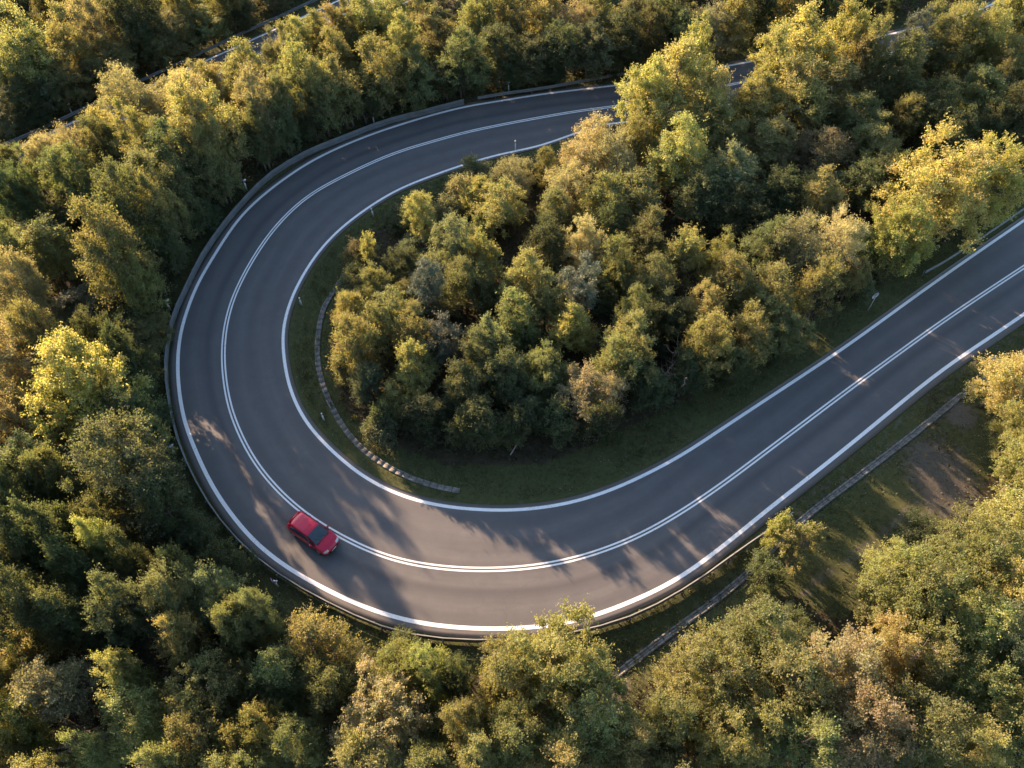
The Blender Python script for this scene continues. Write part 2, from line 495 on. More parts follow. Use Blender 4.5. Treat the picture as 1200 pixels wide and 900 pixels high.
CHAN_R = resample(np.array([at(*p)[:2] for p in [(1240,385),(1180,425),(1128,462),(1085,497),(1040,532),(995,566),(955,596),(915,632),(880,668),(840,702),(790,738),(735,780),(690,815)]]), 0.45, 5)
CHAN_I = resample(np.array([at(*p)[:2] for p in [(412,312),(393,338),(379,362),(373,392),(372,420),(377,447),(387,473),(402,500),(422,524),(446,542),(472,556),(500,567),(528,574),(552,577)]]), 0.45, 5)

def dist_curve(x, y, Q):
    out = np.full(x.shape, 1e9)
    for c in range(0, len(x), 20000):
        d = np.sqrt((x[c:c + 20000, None] - Q[None, :, 0]) ** 2 + (y[c:c + 20000, None] - Q[None, :, 1]) ** 2)
        out[c:c + 20000] = d.min(1)
    return out

def ground_z(x, y):
    x = np.atleast_1d(x).astype(float); y = np.atleast_1d(y).astype(float)
    d = road_dist(x, y)
    k = np.clip((d - 0.5) / 5.0, 0, 1)
    z = -0.02 + 0.28 * fnoise(x, y, 3) * k
    dc = dist_curve(x, y, CHAN_R[::2]); z = z - 0.22 * np.exp(-(dc / 1.0) ** 2)
    return z

def in_poly(x, y, poly):
    x = np.asarray(x); y = np.asarray(y); r = np.zeros(x.shape, bool); n = len(poly)
    for i in range(n):
        x1, y1 = poly[i]; x2, y2 = poly[(i + 1) % n]
        if y1 == y2: continue
        r ^= ((y1 > y) != (y2 > y)) & (x < (x2 - x1) * (y - y1) / (y2 - y1) + x1)
    return r

# ------------------------------------------------------------------ the ground, one sheet to the horizon
def axis(lo, hi, step, far):
    a = list(np.arange(lo, hi + 1e-6, step)); s = step; l = lo; h = hi; L = []; Hh = []
    while l > -far: s *= 1.5; l -= s; L.append(l)
    s = step
    while h < far: s *= 1.5; h += s; Hh.append(h)
    return np.array(L[::-1] + a + Hh)
gx = axis(-80, 80, 0.5, 1500); gy = axis(-6, 118, 0.5, 1500)
XX, YY = np.meshgrid(gx, gy); xs = XX.ravel(); ys = YY.ravel()
zs = ground_z(xs, ys)
nxg, nyg = len(gx), len(gy)
ii = (np.arange(nyg - 1)[:, None] * nxg + np.arange(nxg - 1)[None, :]).ravel()
gq = np.stack([ii, ii + 1, ii + nxg + 1, ii + nxg], 1)
gme = mesh_np('ground', np.stack([xs, ys, zs], 1), gq, None, M_GROUND, True)
gpx, gpy, gdep = to_px(xs, ys, 0)
front = gdep > 5
rd = road_dist(xs, ys)
def soft(poly, blur=3.0):
    """1 inside the pixel polygon (converted to the ground)"""
    P = [tuple(at(*p)[:2]) for p in poly]
    return in_poly(xs, ys, P).astype(float)
clearing = [(700,800),(760,740),(880,640),(960,580),(1130,455),(1215,400),(1240,470),(1180,520),(1150,570),(1110,620),(1040,640),(1025,700),(985,730),(930,700),(880,710),(850,730),(790,780),(740,830)]
CLEAR_G = [tuple(at(*p)[:2]) for p in clearing]
gw = np.clip(1.0 - (rd - 1.4) / 2.4, 0, 1) * (rd > -1.2)
gw = np.maximum(gw, 0.85 * soft(clearing))
gw = np.maximum(gw, 0.8 * soft([(840,30),(1020,10),(1010,45),(880,72),(840,76)]))
inner_verge = [(735,500),(800,470),(900,420),(960,370),(1010,345),(1000,400),(800,533),(667,590),(560,595),(470,580),(400,538),(345,470),(333,390),(360,310),(420,255),(470,225),(490,235),(440,270),(400,330),(385,400),(400,470),(430,510),(520,540),(640,540)]
gw = np.maximum(gw, soft(inner_verge))
gw = gw * (0.82 + 0.22 * fnoise(xs * 3, ys * 3, 8))
dw = np.zeros_like(gw)
def blob(px, py, rx, ry=None, k=1.0):
    p = at(px, py)[:2]; ry = ry or rx
    return k * np.exp(-(((xs - p[0]) / rx) ** 2 + ((ys - p[1]) / ry) ** 2))
dw = np.maximum(dw, blob(1105, 560, 2.9, 4.0)); dw = np.maximum(dw, blob(1125, 485, 1.5, 1.7, 0.9))
dw = np.maximum(dw, blob(720, 800, 1.2, 1.6, 0.9)); dw = np.maximum(dw, blob(800, 745, 1.4, 1.0, 0.8))
path = resample(np.array([at(*p)[:2] for p in [(925,715),(965,675),(1010,645),(1050,612),(1080,580)]]), 0.5, 5)
dw = np.maximum(dw, 0.55 * np.exp(-(dist_curve(xs, ys, path) / 0.5) ** 2))
dO = dist_curve(xs, ys, (gO - u_in * 1.05)[::2]); dw = np.maximum(dw, 0.62 * np.exp(-(dO / 0.45) ** 2))
dI = dist_curve(xs, ys, (inn + u_in * 0.6)[::2]); dw = np.maximum(dw, 0.50 * np.exp(-(dI / 0.25) ** 2))
dw = np.maximum(dw, 0.6 * np.exp(-(dist_curve(xs, ys, CHAN_R[::2]) / 0.7) ** 2))
for nm, w in (('grass_w', gw), ('dirt_w', dw)):
    a = gme.attributes.new(nm, 'FLOAT', 'POINT'); a.data.foreach_set('value', np.clip(w, 0, 1).astype(np.float32))
gob = link('ground', gme); gob['kind'] = 'structure'

# ------------------------------------------------------------------ drains of stone blocks
def channel(Q, width, name, label, block=0.5, dip=0.05, seed=1):
    r = random.Random(seed)
    s = np.concatenate([[0], np.cumsum(np.hypot(*np.diff(Q, axis=0).T))])
    m = MB(); L = 0.0
    t = tangents(Q)
    while L < s[-1] - block:
        c = L + block / 2
        p = np.array([np.interp(c, s, Q[:, k]) for k in (0, 1)])
        tt = np.array([np.interp(c, s, t[:, k]) for k in (0, 1)]); a = math.atan2(tt[1], tt[0])
        z = float(ground_z(p[0], p[1])[0])
        nrm = np.array([-math.sin(a), math.cos(a)])
        if True:
            for k in (-1, 0, 1):
                q = p + nrm * k * width / 3.0
                dz = 0.045 if k else 0.02
                m.box((q[0] + r.uniform(-.01, .01), q[1] + r.uniform(-.01, .01), z + dz + r.uniform(-.004, .008)), (block * r.uniform(.93, .97), width / 3 * 0.95, 0.12), a + r.uniform(-.02, .02))
        L += block
    o = m.build(name, M_CONC)
    set_props(o, label, 'drain', 'stone drains beside the road')
    return o
channel(CHAN_I, 0.42, 'stone_drain', 'curved drain of grey stone blocks on the grass inside the hairpin', 0.55)
channel(CHAN_R, 0.48, 'stone_drain', 'straight grey stone drain outside the right-hand road beside the clearing', 0.6, seed=2)

# ------------------------------------------------------------------ guardrails
def guardrail(Q, label, toward, spacing=2.0, panel=False):
    """Q: line of the rail on the ground, toward: +1/-1 side of the normal that faces the road"""
    s = np.concatenate([[0], np.cumsum(np.hypot(*np.diff(Q, axis=0).T))])
    nseg = int(s[-1] / spacing)
    P = np.stack([np.interp(np.arange(nseg + 1) * spacing, s, Q[:, k]) for k in (0, 1)], 1)
    nn = normals(P) * toward
    root = empty('guardrail', (P[0][0], P[0][1], 0))
    off = np.array([P[0][0], P[0][1], 0])
    prof = [(0.00, 0.775), (0.05, 0.765), (0.085, 0.715), (0.085, 0.665), (0.015, 0.62), (0.015, 0.575), (0.085, 0.53), (0.085, 0.48), (0.05, 0.43), (0.0, 0.42)]
    V = []; Qd = []
    k = len(prof)
    nd = 1
    # beam with its back a few millimetres behind, closed
    full = prof + [(d - 0.006, z) for d, z in prof[::-1]]
    kk = len(full)
    for i in range(len(P)):
        for d, z in full: V.append((P[i][0] + nn[i][0] * (d + 0.09), P[i][1] + nn[i][1] * (d + 0.09), z))
    for i in range(len(P) - 1):
        for j in range(kk):
            j2 = (j + 1) % kk
            Qd.append((i * kk + j, i * kk + j2, (i + 1) * kk + j2, (i + 1) * kk + j))
    if panel:
        PV = []; PQ = []
        prof2 = [(0.075, 0.40), (0.085, 0.36), (0.085, 0.10), (0.075, 0.06), (0.069, 0.06), (0.079, 0.10), (0.079, 0.36), (0.069, 0.40)]
        for i in range(len(P)):
            for d, z in prof2: PV.append((P[i][0] + nn[i][0] * (d + 0.06), P[i][1] + nn[i][1] * (d + 0.06), z))
        for i in range(len(P) - 1):
            for j in range(8):
                j2 = (j + 1) % 8
                PQ.append((i * 8 + j, i * 8 + j2, (i + 1) * 8 + j2, (i + 1) * 8 + j))
        link('lower_panel', mesh_np('lower_panel', np.array(PV) - off, PQ, None, M_STEEL), root)
    V = np.array(V) - off
    beam = link('rail_beam', mesh_np('rail_beam', V, Qd, None, M_STEEL), root)
    post = MB(); post.box((0, 0, 0.25), (0.06, 0.12, 0.90)); post.box((0.0, 0.075, 0.6), (0.05, 0.05, 0.2))
    pm = None
    for i in range(0, len(P), 2):
        a = math.atan2(nn[i][1], nn[i][0]) - math.pi / 2
        if pm is None:
            o = post.build('post', M_STEEL, root); pm = o
        else:
            o = pm.copy(); COL.objects.link(o); o.parent = root
        o.location = (P[i][0] - off[0], P[i][1] - off[1], 0); o.rotation_euler = (0, 0, a)
    set_props(root, label, 'guardrail', 'steel guardrails along the roads')
    return root

def rail_curve(px): return resample(np.array([at(x, y, 0.6)[:2] for x, y in px]), 0.5, 5)
RA = [(745,83),(700,91),(640,102),(590,109),(543,117),(500,128),(450,141),(400,160),(360,176),(330,193),(310,207),(288,229),(266,254),(248,278),(233,301),(215,338),(200,371),(192.5,410),(192,440),(196,473),(202,502),(210,527),(226,562),(247,598),(273,630),(300,656),(333,680),(360,696),(383,708),(420,726),(463,742),(500,749),(533,752),(567,753),(610,752),(655,747),(700,737.5),(740,725),(770,711),(800,694),(835,671),(867,647),(900,625),(933,601),(957,583)]
qa = rail_curve(RA[4:]); qa0 = rail_curve(RA[:5])
def side_to(Q, target):
    n = normals(Q); i = len(Q) // 2
    return 1 if np.dot(target - Q[i], n[i]) > 0 else -1
guardrail(qa, 'long steel guardrail bending around the outside of the hairpin', side_to(qa, at(420, 430)[:2]), panel=True)
guardrail(qa0[:-1], 'thin straight steel guardrail behind the upper arm of the road', side_to(qa0, at(650, 140)[:2]))
qb = rail_curve([(1083,318),(1100,309),(1150,277),(1200,243),(1260,202),(1330,154)])
guardrail(qb, 'short steel guardrail on the inner side of the right-hand road under the big yellow tree', side_to(qb, at(1200, 330)[:2]))
qc = rail_curve([(-60,199),(0,171),(57,146),(117,117),(173,90),(225,66),(273,43),(322,21),(370,-1),(430,-28)])
guardrail(qc, 'steel guardrail on the far side of the second road at top left', side_to(qc, at(300, 100)[:2]))

# ------------------------------------------------------------------ tree kit
def tube_np(mb, a, b, r0, r1, bend=0.12, n=5, seg=4):
    a = np.array(a, float); b = np.array(b, float)
    L = np.linalg.norm(b - a)
    j = rng.normal(0, bend * L, 3) * np.array([1, 1, 0.4])
    ts = np.linspace(0, 1, seg + 1)
    pts = [a * (1 - t) + b * t + j * math.sin(math.pi * t) for t in ts]
    mb.tube(pts, np.linspace(r0, r1, seg + 1), n, cap=False)
    return pts

def leaves(centres, outward, rc, nleaf, ntw, size, needle=False, up=0.5, droop=0.0, hue=None):
    """spray of leaf quads round each clump centre"""
    M = len(centres)
    tot = M * nleaf
    ci = np.repeat(np.arange(M), nleaf)
    tw = rng.normal(size=(M, ntw, 3)); tw /= np.linalg.norm(tw, axis=2)[..., None]
    tw = tw + outward[:, None, :] * 0.75 + np.array([0, 0, up - droop])
    tw /= np.linalg.norm(tw, axis=2)[..., None]
    tl = rc[:, None] * rng.uniform(0.5, 1.35, (M, ntw)) * np.where(rng.uniform(size=(M, ntw)) < 0.08, 1.5, 1.0)
    ti = rng.integers(0, ntw, tot)
    d = tw[ci, ti]; l = tl[ci, ti]
    t = rng.uniform(0, 1, tot) ** 0.62
    p = centres[ci] + d * (l * t)[:, None] + rng.normal(0, 0.085, (tot, 3))
    p[:, 2] -= droop * 0.5 * (l * t) ** 2
    # leaf axes
    ax = d * 0.5 + rng.normal(0, 0.7, (tot, 3)); ax /= np.linalg.norm(ax, axis=1)[:, None]
    nr = rng.normal(0, 0.75, (tot, 3)) + outward[ci] * 0.55 + np.array([0, 0, 0.55])
    sd = np.cross(nr, ax); sd /= (np.linalg.norm(sd, axis=1)[:, None] + 1e-6)
    s = size * rng.uniform(0.6, 1.35, tot)
    w = s * (0.09 if needle else 0.36)
    if needle: s = s * 1.5
    nv = np.cross(ax, sd)
    v0 = p - ax * (s * 0.5)[:, None]; v2 = p + ax * (s * 0.5)[:, None]
    fold = nv * (w * 0.25)[:, None]
    v1 = p + sd * w[:, None] + fold; v3 = p - sd * w[:, None] + fold
    V = np.stack([v0, v1, v2, v3], 1).reshape(-1, 3)
    Q = np.arange(tot * 4).reshape(-1, 4)
    ch = rng.uniform(0, 1, M) if hue is None else hue
    cv = np.clip(rng.normal(0.5, 0.2, M), 0, 1)
    col = np.stack([np.clip(0.55 * rng.uniform(0, 1, tot) + 0.45 * cv[ci], 0, 1),
                    np.clip(ch[ci] + rng.normal(0, 0.16, tot), 0, 1),
                    np.clip(rng.normal(0.55, 0.25, tot), 0, 1), np.ones(tot)], 1)
    return V, Q, np.repeat(col, 4, 0)

def leaf_mesh(name, V, Q, colr, mat):
    me = mesh_np(name, V, Q, None, mat)
    a = me.attributes.new('leafvar', 'FLOAT_COLOR', 'POINT')
    a.data.foreach_set('color', colr.astype(np.float32).ravel())
    return me

H0, R0 = 9.0, 3.0
def crown_points(M, H, R, base, shape, lobes, inner=0.22):
    """clump centres: a crown is several upright heads of unequal height that grow into one another"""
    K = lobes
    hs = []
    a0 = rng.uniform(0, 6.28)
    for k in range(K):
        if k == 0: rr, top = rng.uniform(0, 0.15) * R, H
        else:
            rr = R * rng.uniform(0.30, 0.66); top = H * rng.uniform(0.60, 0.97) - 0.10 * rr
        if shape == 'cone' and k > 0: rr *= 0.85; top = H * rng.uniform(0.42, 0.90)
        a = a0 + 2.4 * k + rng.normal(0, 0.35)
        hr = R * rng.uniform(0.30, 0.46) * (1.08 if shape == 'round' else 0.92)
        low = base + (0.05 if k else 0.2) * H + rng.uniform(0, 0.12) * H
        if shape == 'vase': low += 0.10 * H
        hs.append((rr * math.cos(a), rr * math.sin(a), low, top, hr))
    vol = np.array([(h[3] - h[2]) * h[4] for h in hs]); pk = rng.choice(K, M, p=vol / vol.sum())
    C = np.zeros((M, 3)); OW = np.zeros((M, 3))
    for i in range(M):
        x, y, lo, tp, hr = hs[pk[i]]
        t = rng.uniform(0, 1) ** 0.8                     # height inside the head
        prof = math.sin(math.pi * min(1, 0.10 + 0.92 * t ** 1.25)) ** 0.55 if t < 0.98 else 0.12
        a = rng.uniform(0, 6.28); q = rng.uniform(0.72, 1.08) if rng.uniform() > inner else rng.uniform(0, 0.6)
        if rng.uniform() < 0.10: q *= 1.22               # a stray bough
        C[i] = (x + hr * prof * q * math.cos(a), y + hr * prof * q * math.sin(a), lo + (tp - lo) * t * (0.95 if q > 0.7 else 0.88))
        OW[i] = (math.cos(a), math.sin(a), -0.1 + 1.5 * t)
    OW /= np.linalg.norm(OW, axis=1)[:, None]
    return C, OW

KITS = {}
def kit(key, n, H, R, base, shape, M, rc, nleaf, ntw, size, lobes=9, needle=False, droop=0.0, stems=1, trunk_r=0.16, mat=None, bark=None, inner=0.22):
    out = []
    for v in range(n):
        c, ow = crown_points(M, H, R, base * H, shape, lobes, inner)
        rcs = rc * rng.uniform(0.65, 1.25, M)
        V, Q, colr = leaves(c, ow, rcs, nleaf, ntw, size, needle, droop=droop)
        cm = leaf_mesh('crown', V, Q, colr, mat or M_LEAF)
        mb = MB()
        order = rng.permutation(M)
        tips = c[order[:min(M, 34)]]
        for s in range(stems):
            a0 = rng.uniform(0, 6.28)
            ft = np.array([math.cos(a0), math.sin(a0), 0]) * (0.12 * R if stems > 1 else 0.0)
            top = np.array([rng.normal(0, 0.10 * R), rng.normal(0, 0.10 * R), H * 0.84]) + ft * 2.2
            pts = [ft + np.array([0, 0, -0.25]), ft + np.array([0, 0, 0.25 * H * 0.3])]
            for t in (0.3, 0.5, 0.7, 0.85, 1.0):
                pts.append(ft * (1 - t) + top * t + rng.normal(0, 0.02 * H, 3) * np.array([1, 1, 0]))
            pts = np.array(pts); rr = trunk_r * np.array([1.35, 1.0, 0.8, 0.62, 0.42, 0.24, 0.08])
            mb.tube(pts, rr, 7)
            mine = tips[s::stems]
            for tip in mine:
                zr = np.clip(tip[2] - rng.uniform(0.22, 0.5) * np.hypot(tip[0], tip[1]) - 0.3, H * 0.12, H * 0.8)
                st = np.array([np.interp(zr, pts[:, 2], pts[:, k]) for k in (0, 1)] + [zr])
                r0 = float(np.interp(zr, pts[:, 2], rr)) * 0.5
                lp = tube_np(mb, st, tip, max(r0, 0.02), 0.010, 0.07, 4, 3)
                for q in range(2):
                    nb = c[rng.integers(0, M)]
                    if np.linalg.norm(nb - lp[2]) < R * 0.8: tube_np(mb, lp[2], nb, 0.02, 0.006, 0.06, 3, 2)
        mv = np.concatenate(mb.v)
        tm = mesh_np('trunk', mv, mb.q, mb.t, bark or M_BARK, True)
        out.append((tm, cm))
    KITS[key] = (out, H, R)

kit('round', 5, 9.0, 3.0, 0.06, 'round', 165, 0.80, 280, 20, 0.120, lobes=8)
kit('loose', 4, 9.0, 3.0, 0.06, 'vase', 130, 0.90, 270, 15, 0.128, lobes=6, stems=2)
kit('tall', 4, 9.5, 2.8, 0.05, 'cone', 150, 0.76, 250, 17, 0.118, lobes=6, droop=0.1)
kit('maple', 4, 9.5, 4.0, 0.05, 'round', 240, 0.84, 260, 15, 0.132, lobes=13, trunk_r=0.2)
kit('willow', 4, 7.0, 3.0, 0.02, 'round', 170, 0.76, 260, 20, 0.098, lobes=10, stems=3, trunk_r=0.10)
kit('pine', 3, 9.5, 2.5, 0.10, 'cone', 110, 0.56, 230, 18, 0.17, lobes=4, needle=True, mat=M_NEEDLE)
kit('bush', 5, 3.2, 1.6, 0.0, 'round', 60, 0.56, 190, 12, 0.100, lobes=6, stems=3, trunk_r=0.04)
kit('sprig', 2, 5.5, 2.0, 0.06, 'vase', 44, 0.62, 160, 7, 0.13, lobes=4, stems=2, trunk_r=0.06)

TONE = {  # base colours of the foliage
    'Y': ((0.212, 0.206, 0.016), 'bright yellow'),
    'YG': ((0.190, 0.188, 0.030), 'yellow-green'),
    'OG': ((0.178, 0.164, 0.030), 'golden olive'),
    'O': ((0.115, 0.122, 0.030), 'olive green'),
    'S': ((0.225, 0.200, 0.105), 'pale silvery'),
    'G': ((0.095, 0.118, 0.055), 'grey-green'),
    'D': ((0.060, 0.080, 0.026), 'dark green'),
    'P': ((0.060, 0.085, 0.045), 'blue-green'),
    'B': ((0.140, 0.122, 0.055), 'rusty brown'),
}
KIND_OF = {'Y': ['maple', 'loose'], 'YG': ['loose', 'round', 'tall'], 'OG': ['round', 'loose', 'tall'], 'O': ['round', 'round', 'loose', 'tall'],
           'S': ['willow'], 'G': ['round', 'willow', 'loose'], 'D': ['round', 'loose', 'tall'], 'P': ['pine'], 'B': ['round', 'loose']}

T = []   # px, py, r, tone, height, kind override, landmark phrase
def add(lst, h, dirn=0):
    for e in lst:
        x, y, r, tone = e[:4]; opt = e[4] if len(e) > 4 else {}
        T.append(dict(x=x, y=y, r=r, tone=tone, h=opt.get('h', h), kind=opt.get('k'), lab=opt.get('lab'), ref=opt.get('ref'), dirn=dirn, gp=opt.get('gp')))

# beyond the second road
add([(25,62,34,'YG',dict(k='round',h=11,lab='big dense yellow-green tree in the top left corner beyond the second road',ref='the big top left corner tree')),
 (82,48,24,'OG'),(112,28,22,'S'),(75,92,24,'O'),(104,112,22,'O'),(130,68,27,'OG'),(160,30,27,'D'),(142,110,20,'G'),(180,72,24,'O'),(205,42,27,'O'),
 (242,26,24,'O'),(277,18,22,'D'),(20,112,24,'D'),(40,138,18,'D'),(4,20,22,'O'),(60,8,20,'O'),(318,3,18,'O'),(210,2,22,'O'),(150,2,20,'OG'),(110,-8,20,'O'),(262,-8,20,'OG'),(0,140,18,'G'),(175,98,16,'D'),(225,66,16,'D'),(50,110,20,'G')], 9, -1)
# between the two roads
add([(150,118,28,'S',dict(h=8,lab='pale silvery willow-like tree hiding the second road at top left',ref='the pale tree over the second road')),
 (60,170,27,'S'),(112,152,20,'S'),(125,160,20,'OG'),(385,35,20,'OG'),(405,28,18,'O'),(352,50,20,'OG'),(430,20,18,'OG'),(88,180,22,'S'),(225,132,24,'S',dict(lab='whitish feathery tree between the two roads at upper left',ref='the whitish feathery tree')),(196,104,26,'S'),(240,90,25,'OG'),(290,90,28,'OG'),
 (335,42,18,'OG'),(368,28,22,'YG'),(326,72,18,'G'),(350,90,25,'OG'),(390,70,22,'OG'),(375,112,22,'O'),(302,128,25,'B'),(265,150,22,'YG'),(160,168,24,'YG'),
 (120,178,25,'O'),(200,182,25,'O'),(242,190,22,'O'),(15,165,22,'YG'),(335,120,22,'O'),(5,200,24,'O')], 8.5)
add([(430,32,26,'OG'),(490,28,22,'O'),(512,46,30,'OG',dict(lab='round golden tree behind the upper arm of the hairpin',ref='the round golden tree up top')),(480,88,28,'O'),(440,84,28,'OG'),(540,70,25,'O'),(562,24,22,'YG'),
 (587,58,25,'D'),(620,66,26,'D'),(600,24,25,'O'),(640,18,24,'OG'),(672,28,24,'S'),(650,56,25,'D'),(690,54,26,'G'),(730,44,28,'D'),(762,36,22,'D'),(700,10,22,'O'),(748,8,22,'B'),(790,8,22,'O'),
 (835,28,30,'S',dict(h=6,lab='pale tan rounded bush-like tree at top, beyond the upper road',ref='the pale tan rounded tree at top')),(862,10,20,'OG'),(892,6,22,'D'),(925,0,20,'OG'),(402,105,25,'O'),(425,112,20,'D'),
 (520,92,20,'D'),(460,12,20,'O'),(800,40,22,'D'),(780,22,20,'D'),(965,-8,22,'D'),(1010,-12,22,'D'),(1060,-22,22,'D'),(560,85,16,'D'),(470,58,20,'OG'),(715,68,18,'D'),(655,82,14,'D'),(600,85,15,'D'),(365,140,16,'D')], 8.5, -1)
# left forest
add([(145,262,36,'Y',dict(k='loose',h=10,lab='lime yellow-green tree in the upper left wood, lit from above',ref='the upper lime tree')),(45,266,38,'YG'),(18,232,22,'D'),(92,218,26,'O'),(180,212,26,'O'),(215,232,24,'D'),(255,202,22,'O'),
 (302,160,18,'D'),(330,150,16,'D'),(75,332,44,'G',dict(h=11,k='tall',lab='broad dark grey-green tree in the left wood above the lime yellow crown',ref='the broad dark left tree')),(20,342,26,'S'),(157,325,24,'YG',dict(h=11)),(160,372,22,'O',dict(h=11)),(195,292,20,'D'),(0,0,24,'D',dict(gp=(160,400),h=4)),(0,0,34,'O',dict(gp=(160,428),h=5.5)),(0,0,38,'O',dict(k='round',gp=(170,372),h=13.2)),(0,0,32,'D',dict(gp=(189,316),h=10.3)),(0,0,34,'O',dict(gp=(209,281),h=10.5)),(0,0,32,'D',dict(gp=(233,250),h=10.5)),(0,0,32,'O',dict(gp=(263,218),h=10.5)),(0,0,34,'D',dict(gp=(162,470),h=5)),(0,0,34,'D',dict(gp=(171,515),h=6)),(0,0,27,'O',dict(gp=(189,562),h=6.5)),(0,0,25,'D',dict(gp=(209,602),h=5)),(0,0,25,'D',dict(gp=(237,640),h=4.5)),(0,0,25,'D',dict(gp=(275,676),h=4.0)),
 (20,420,36,'S'),(100,452,52,'Y',dict(k='maple',h=11,lab='large bright lime-yellow tree left of the bend in the left wood',ref='the large lime-yellow tree')),(15,484,28,'S'),(20,552,36,'G'),(62,562,26,'O'),
 (150,552,48,'G',dict(k='round',h=11)),(60,622,30,'D'),(10,640,32,'D'),(30,712,36,'D'),(90,664,24,'D'),(122,640,18,'YG'),(78,722,26,'D'),(145,710,28,'G'),(188,594,24,'D'),(218,668,20,'D'),(160,655,20,'D'),
 (215,700,28,'G'),(258,704,28,'G'),(210,752,26,'OG'),(282,742,24,'O'),(304,728,20,'G'),(235,250,20,'D'),(190,250,24,'O'),(120,400,24,'D'),(60,400,26,'O'),(150,418,22,'D'),(178,486,22,'D',dict(h=10)),(110,600,30,'D'),(5,590,26,'D'),(110,300,26,'O'),(220,190,20,'O'),(10,300,24,'O'),(270,720,16,'D')], 9.5, -1)
# bottom wood
add([(70,812,40,'S',dict(k='loose',lab='pale olive spreading tree near the bottom left corner',ref='the pale bottom left tree')),(20,852,28,'YG'),(2,790,20,'O'),(12,892,24,'O'),(160,842,36,'OG'),(246,812,42,'O',dict(k='maple')),(230,868,32,'O'),
 (306,852,30,'Y',dict(k='loose',h=7,lab='small orange-gold tree near the bottom edge, left of centre',ref='the small orange-gold bottom tree')),(330,792,32,'O'),(372,764,38,'OG'),(352,878,28,'O'),(396,806,28,'O'),(150,792,22,'OG'),
 (450,844,46,'S',dict(k='maple',lab='pale olive-grey tree at the bottom below the bend',ref='the pale olive-grey bottom tree')),(466,780,28,'YG'),(502,786,26,'YG'),(536,796,20,'D'),(540,850,26,'O'),(592,794,38,'OG'),
 (652,778,54,'OG',dict(k='maple',h=10,lab='large golden olive tree overlapping the outer edge line at the bottom',ref='the large golden tree touching the bend')),(692,836,46,'O'),(610,862,36,'OG'),(560,888,28,'O'),(742,878,28,'O'),(785,848,28,'O'),
 (830,790,46,'O',dict(k='maple')),(884,744,40,'O'),(850,860,46,'YG',dict(k='maple')),(920,806,46,'O'),(934,876,40,'O'),(985,790,44,'S',dict(k='round')),(1040,770,30,'OG'),(1010,854,46,'B',dict(k='round')),(1072,852,46,'O'),
 (110,882,20,'O'),(420,905,34,'O'),(500,905,30,'O'),(190,905,28,'O'),(660,905,36,'OG'),(790,915,36,'O'),(280,910,28,'O'),(60,915,28,'O')], 8)
add([(1090,702,56,'YG',dict(k='maple',h=9,lab='large yellow-green tree on the lower right edge of the clearing',ref='the big tree beside the clearing')),(1050,668,30,'YG'),(1150,652,46,'YG',dict(k='maple')),(1192,604,40,'YG'),(1142,736,40,'YG'),
 (1182,762,38,'G'),(1142,812,38,'YG'),(1192,852,42,'YG'),(1132,886,34,'YG'),(1188,694,34,'YG'),(1080,780,34,'OG'),(1215,540,30,'YG'),
 (1182,448,38,'YG',dict(k='loose',h=6,lab='sprig-edged yellow-green tree at the right edge below the road',ref='the tree at the right edge')),(1205,500,26,'YG'),
 (930,638,24,'YG',dict(k='sprig',h=5.0,lab='young yellow-green tree standing against the guardrail beside the clearing',ref='the young tree against the guardrail')),(897,668,22,'D',dict(k='bush',h=3.5)),(910,620,11,'YG',dict(k='bush',h=4.5))], 7.5)
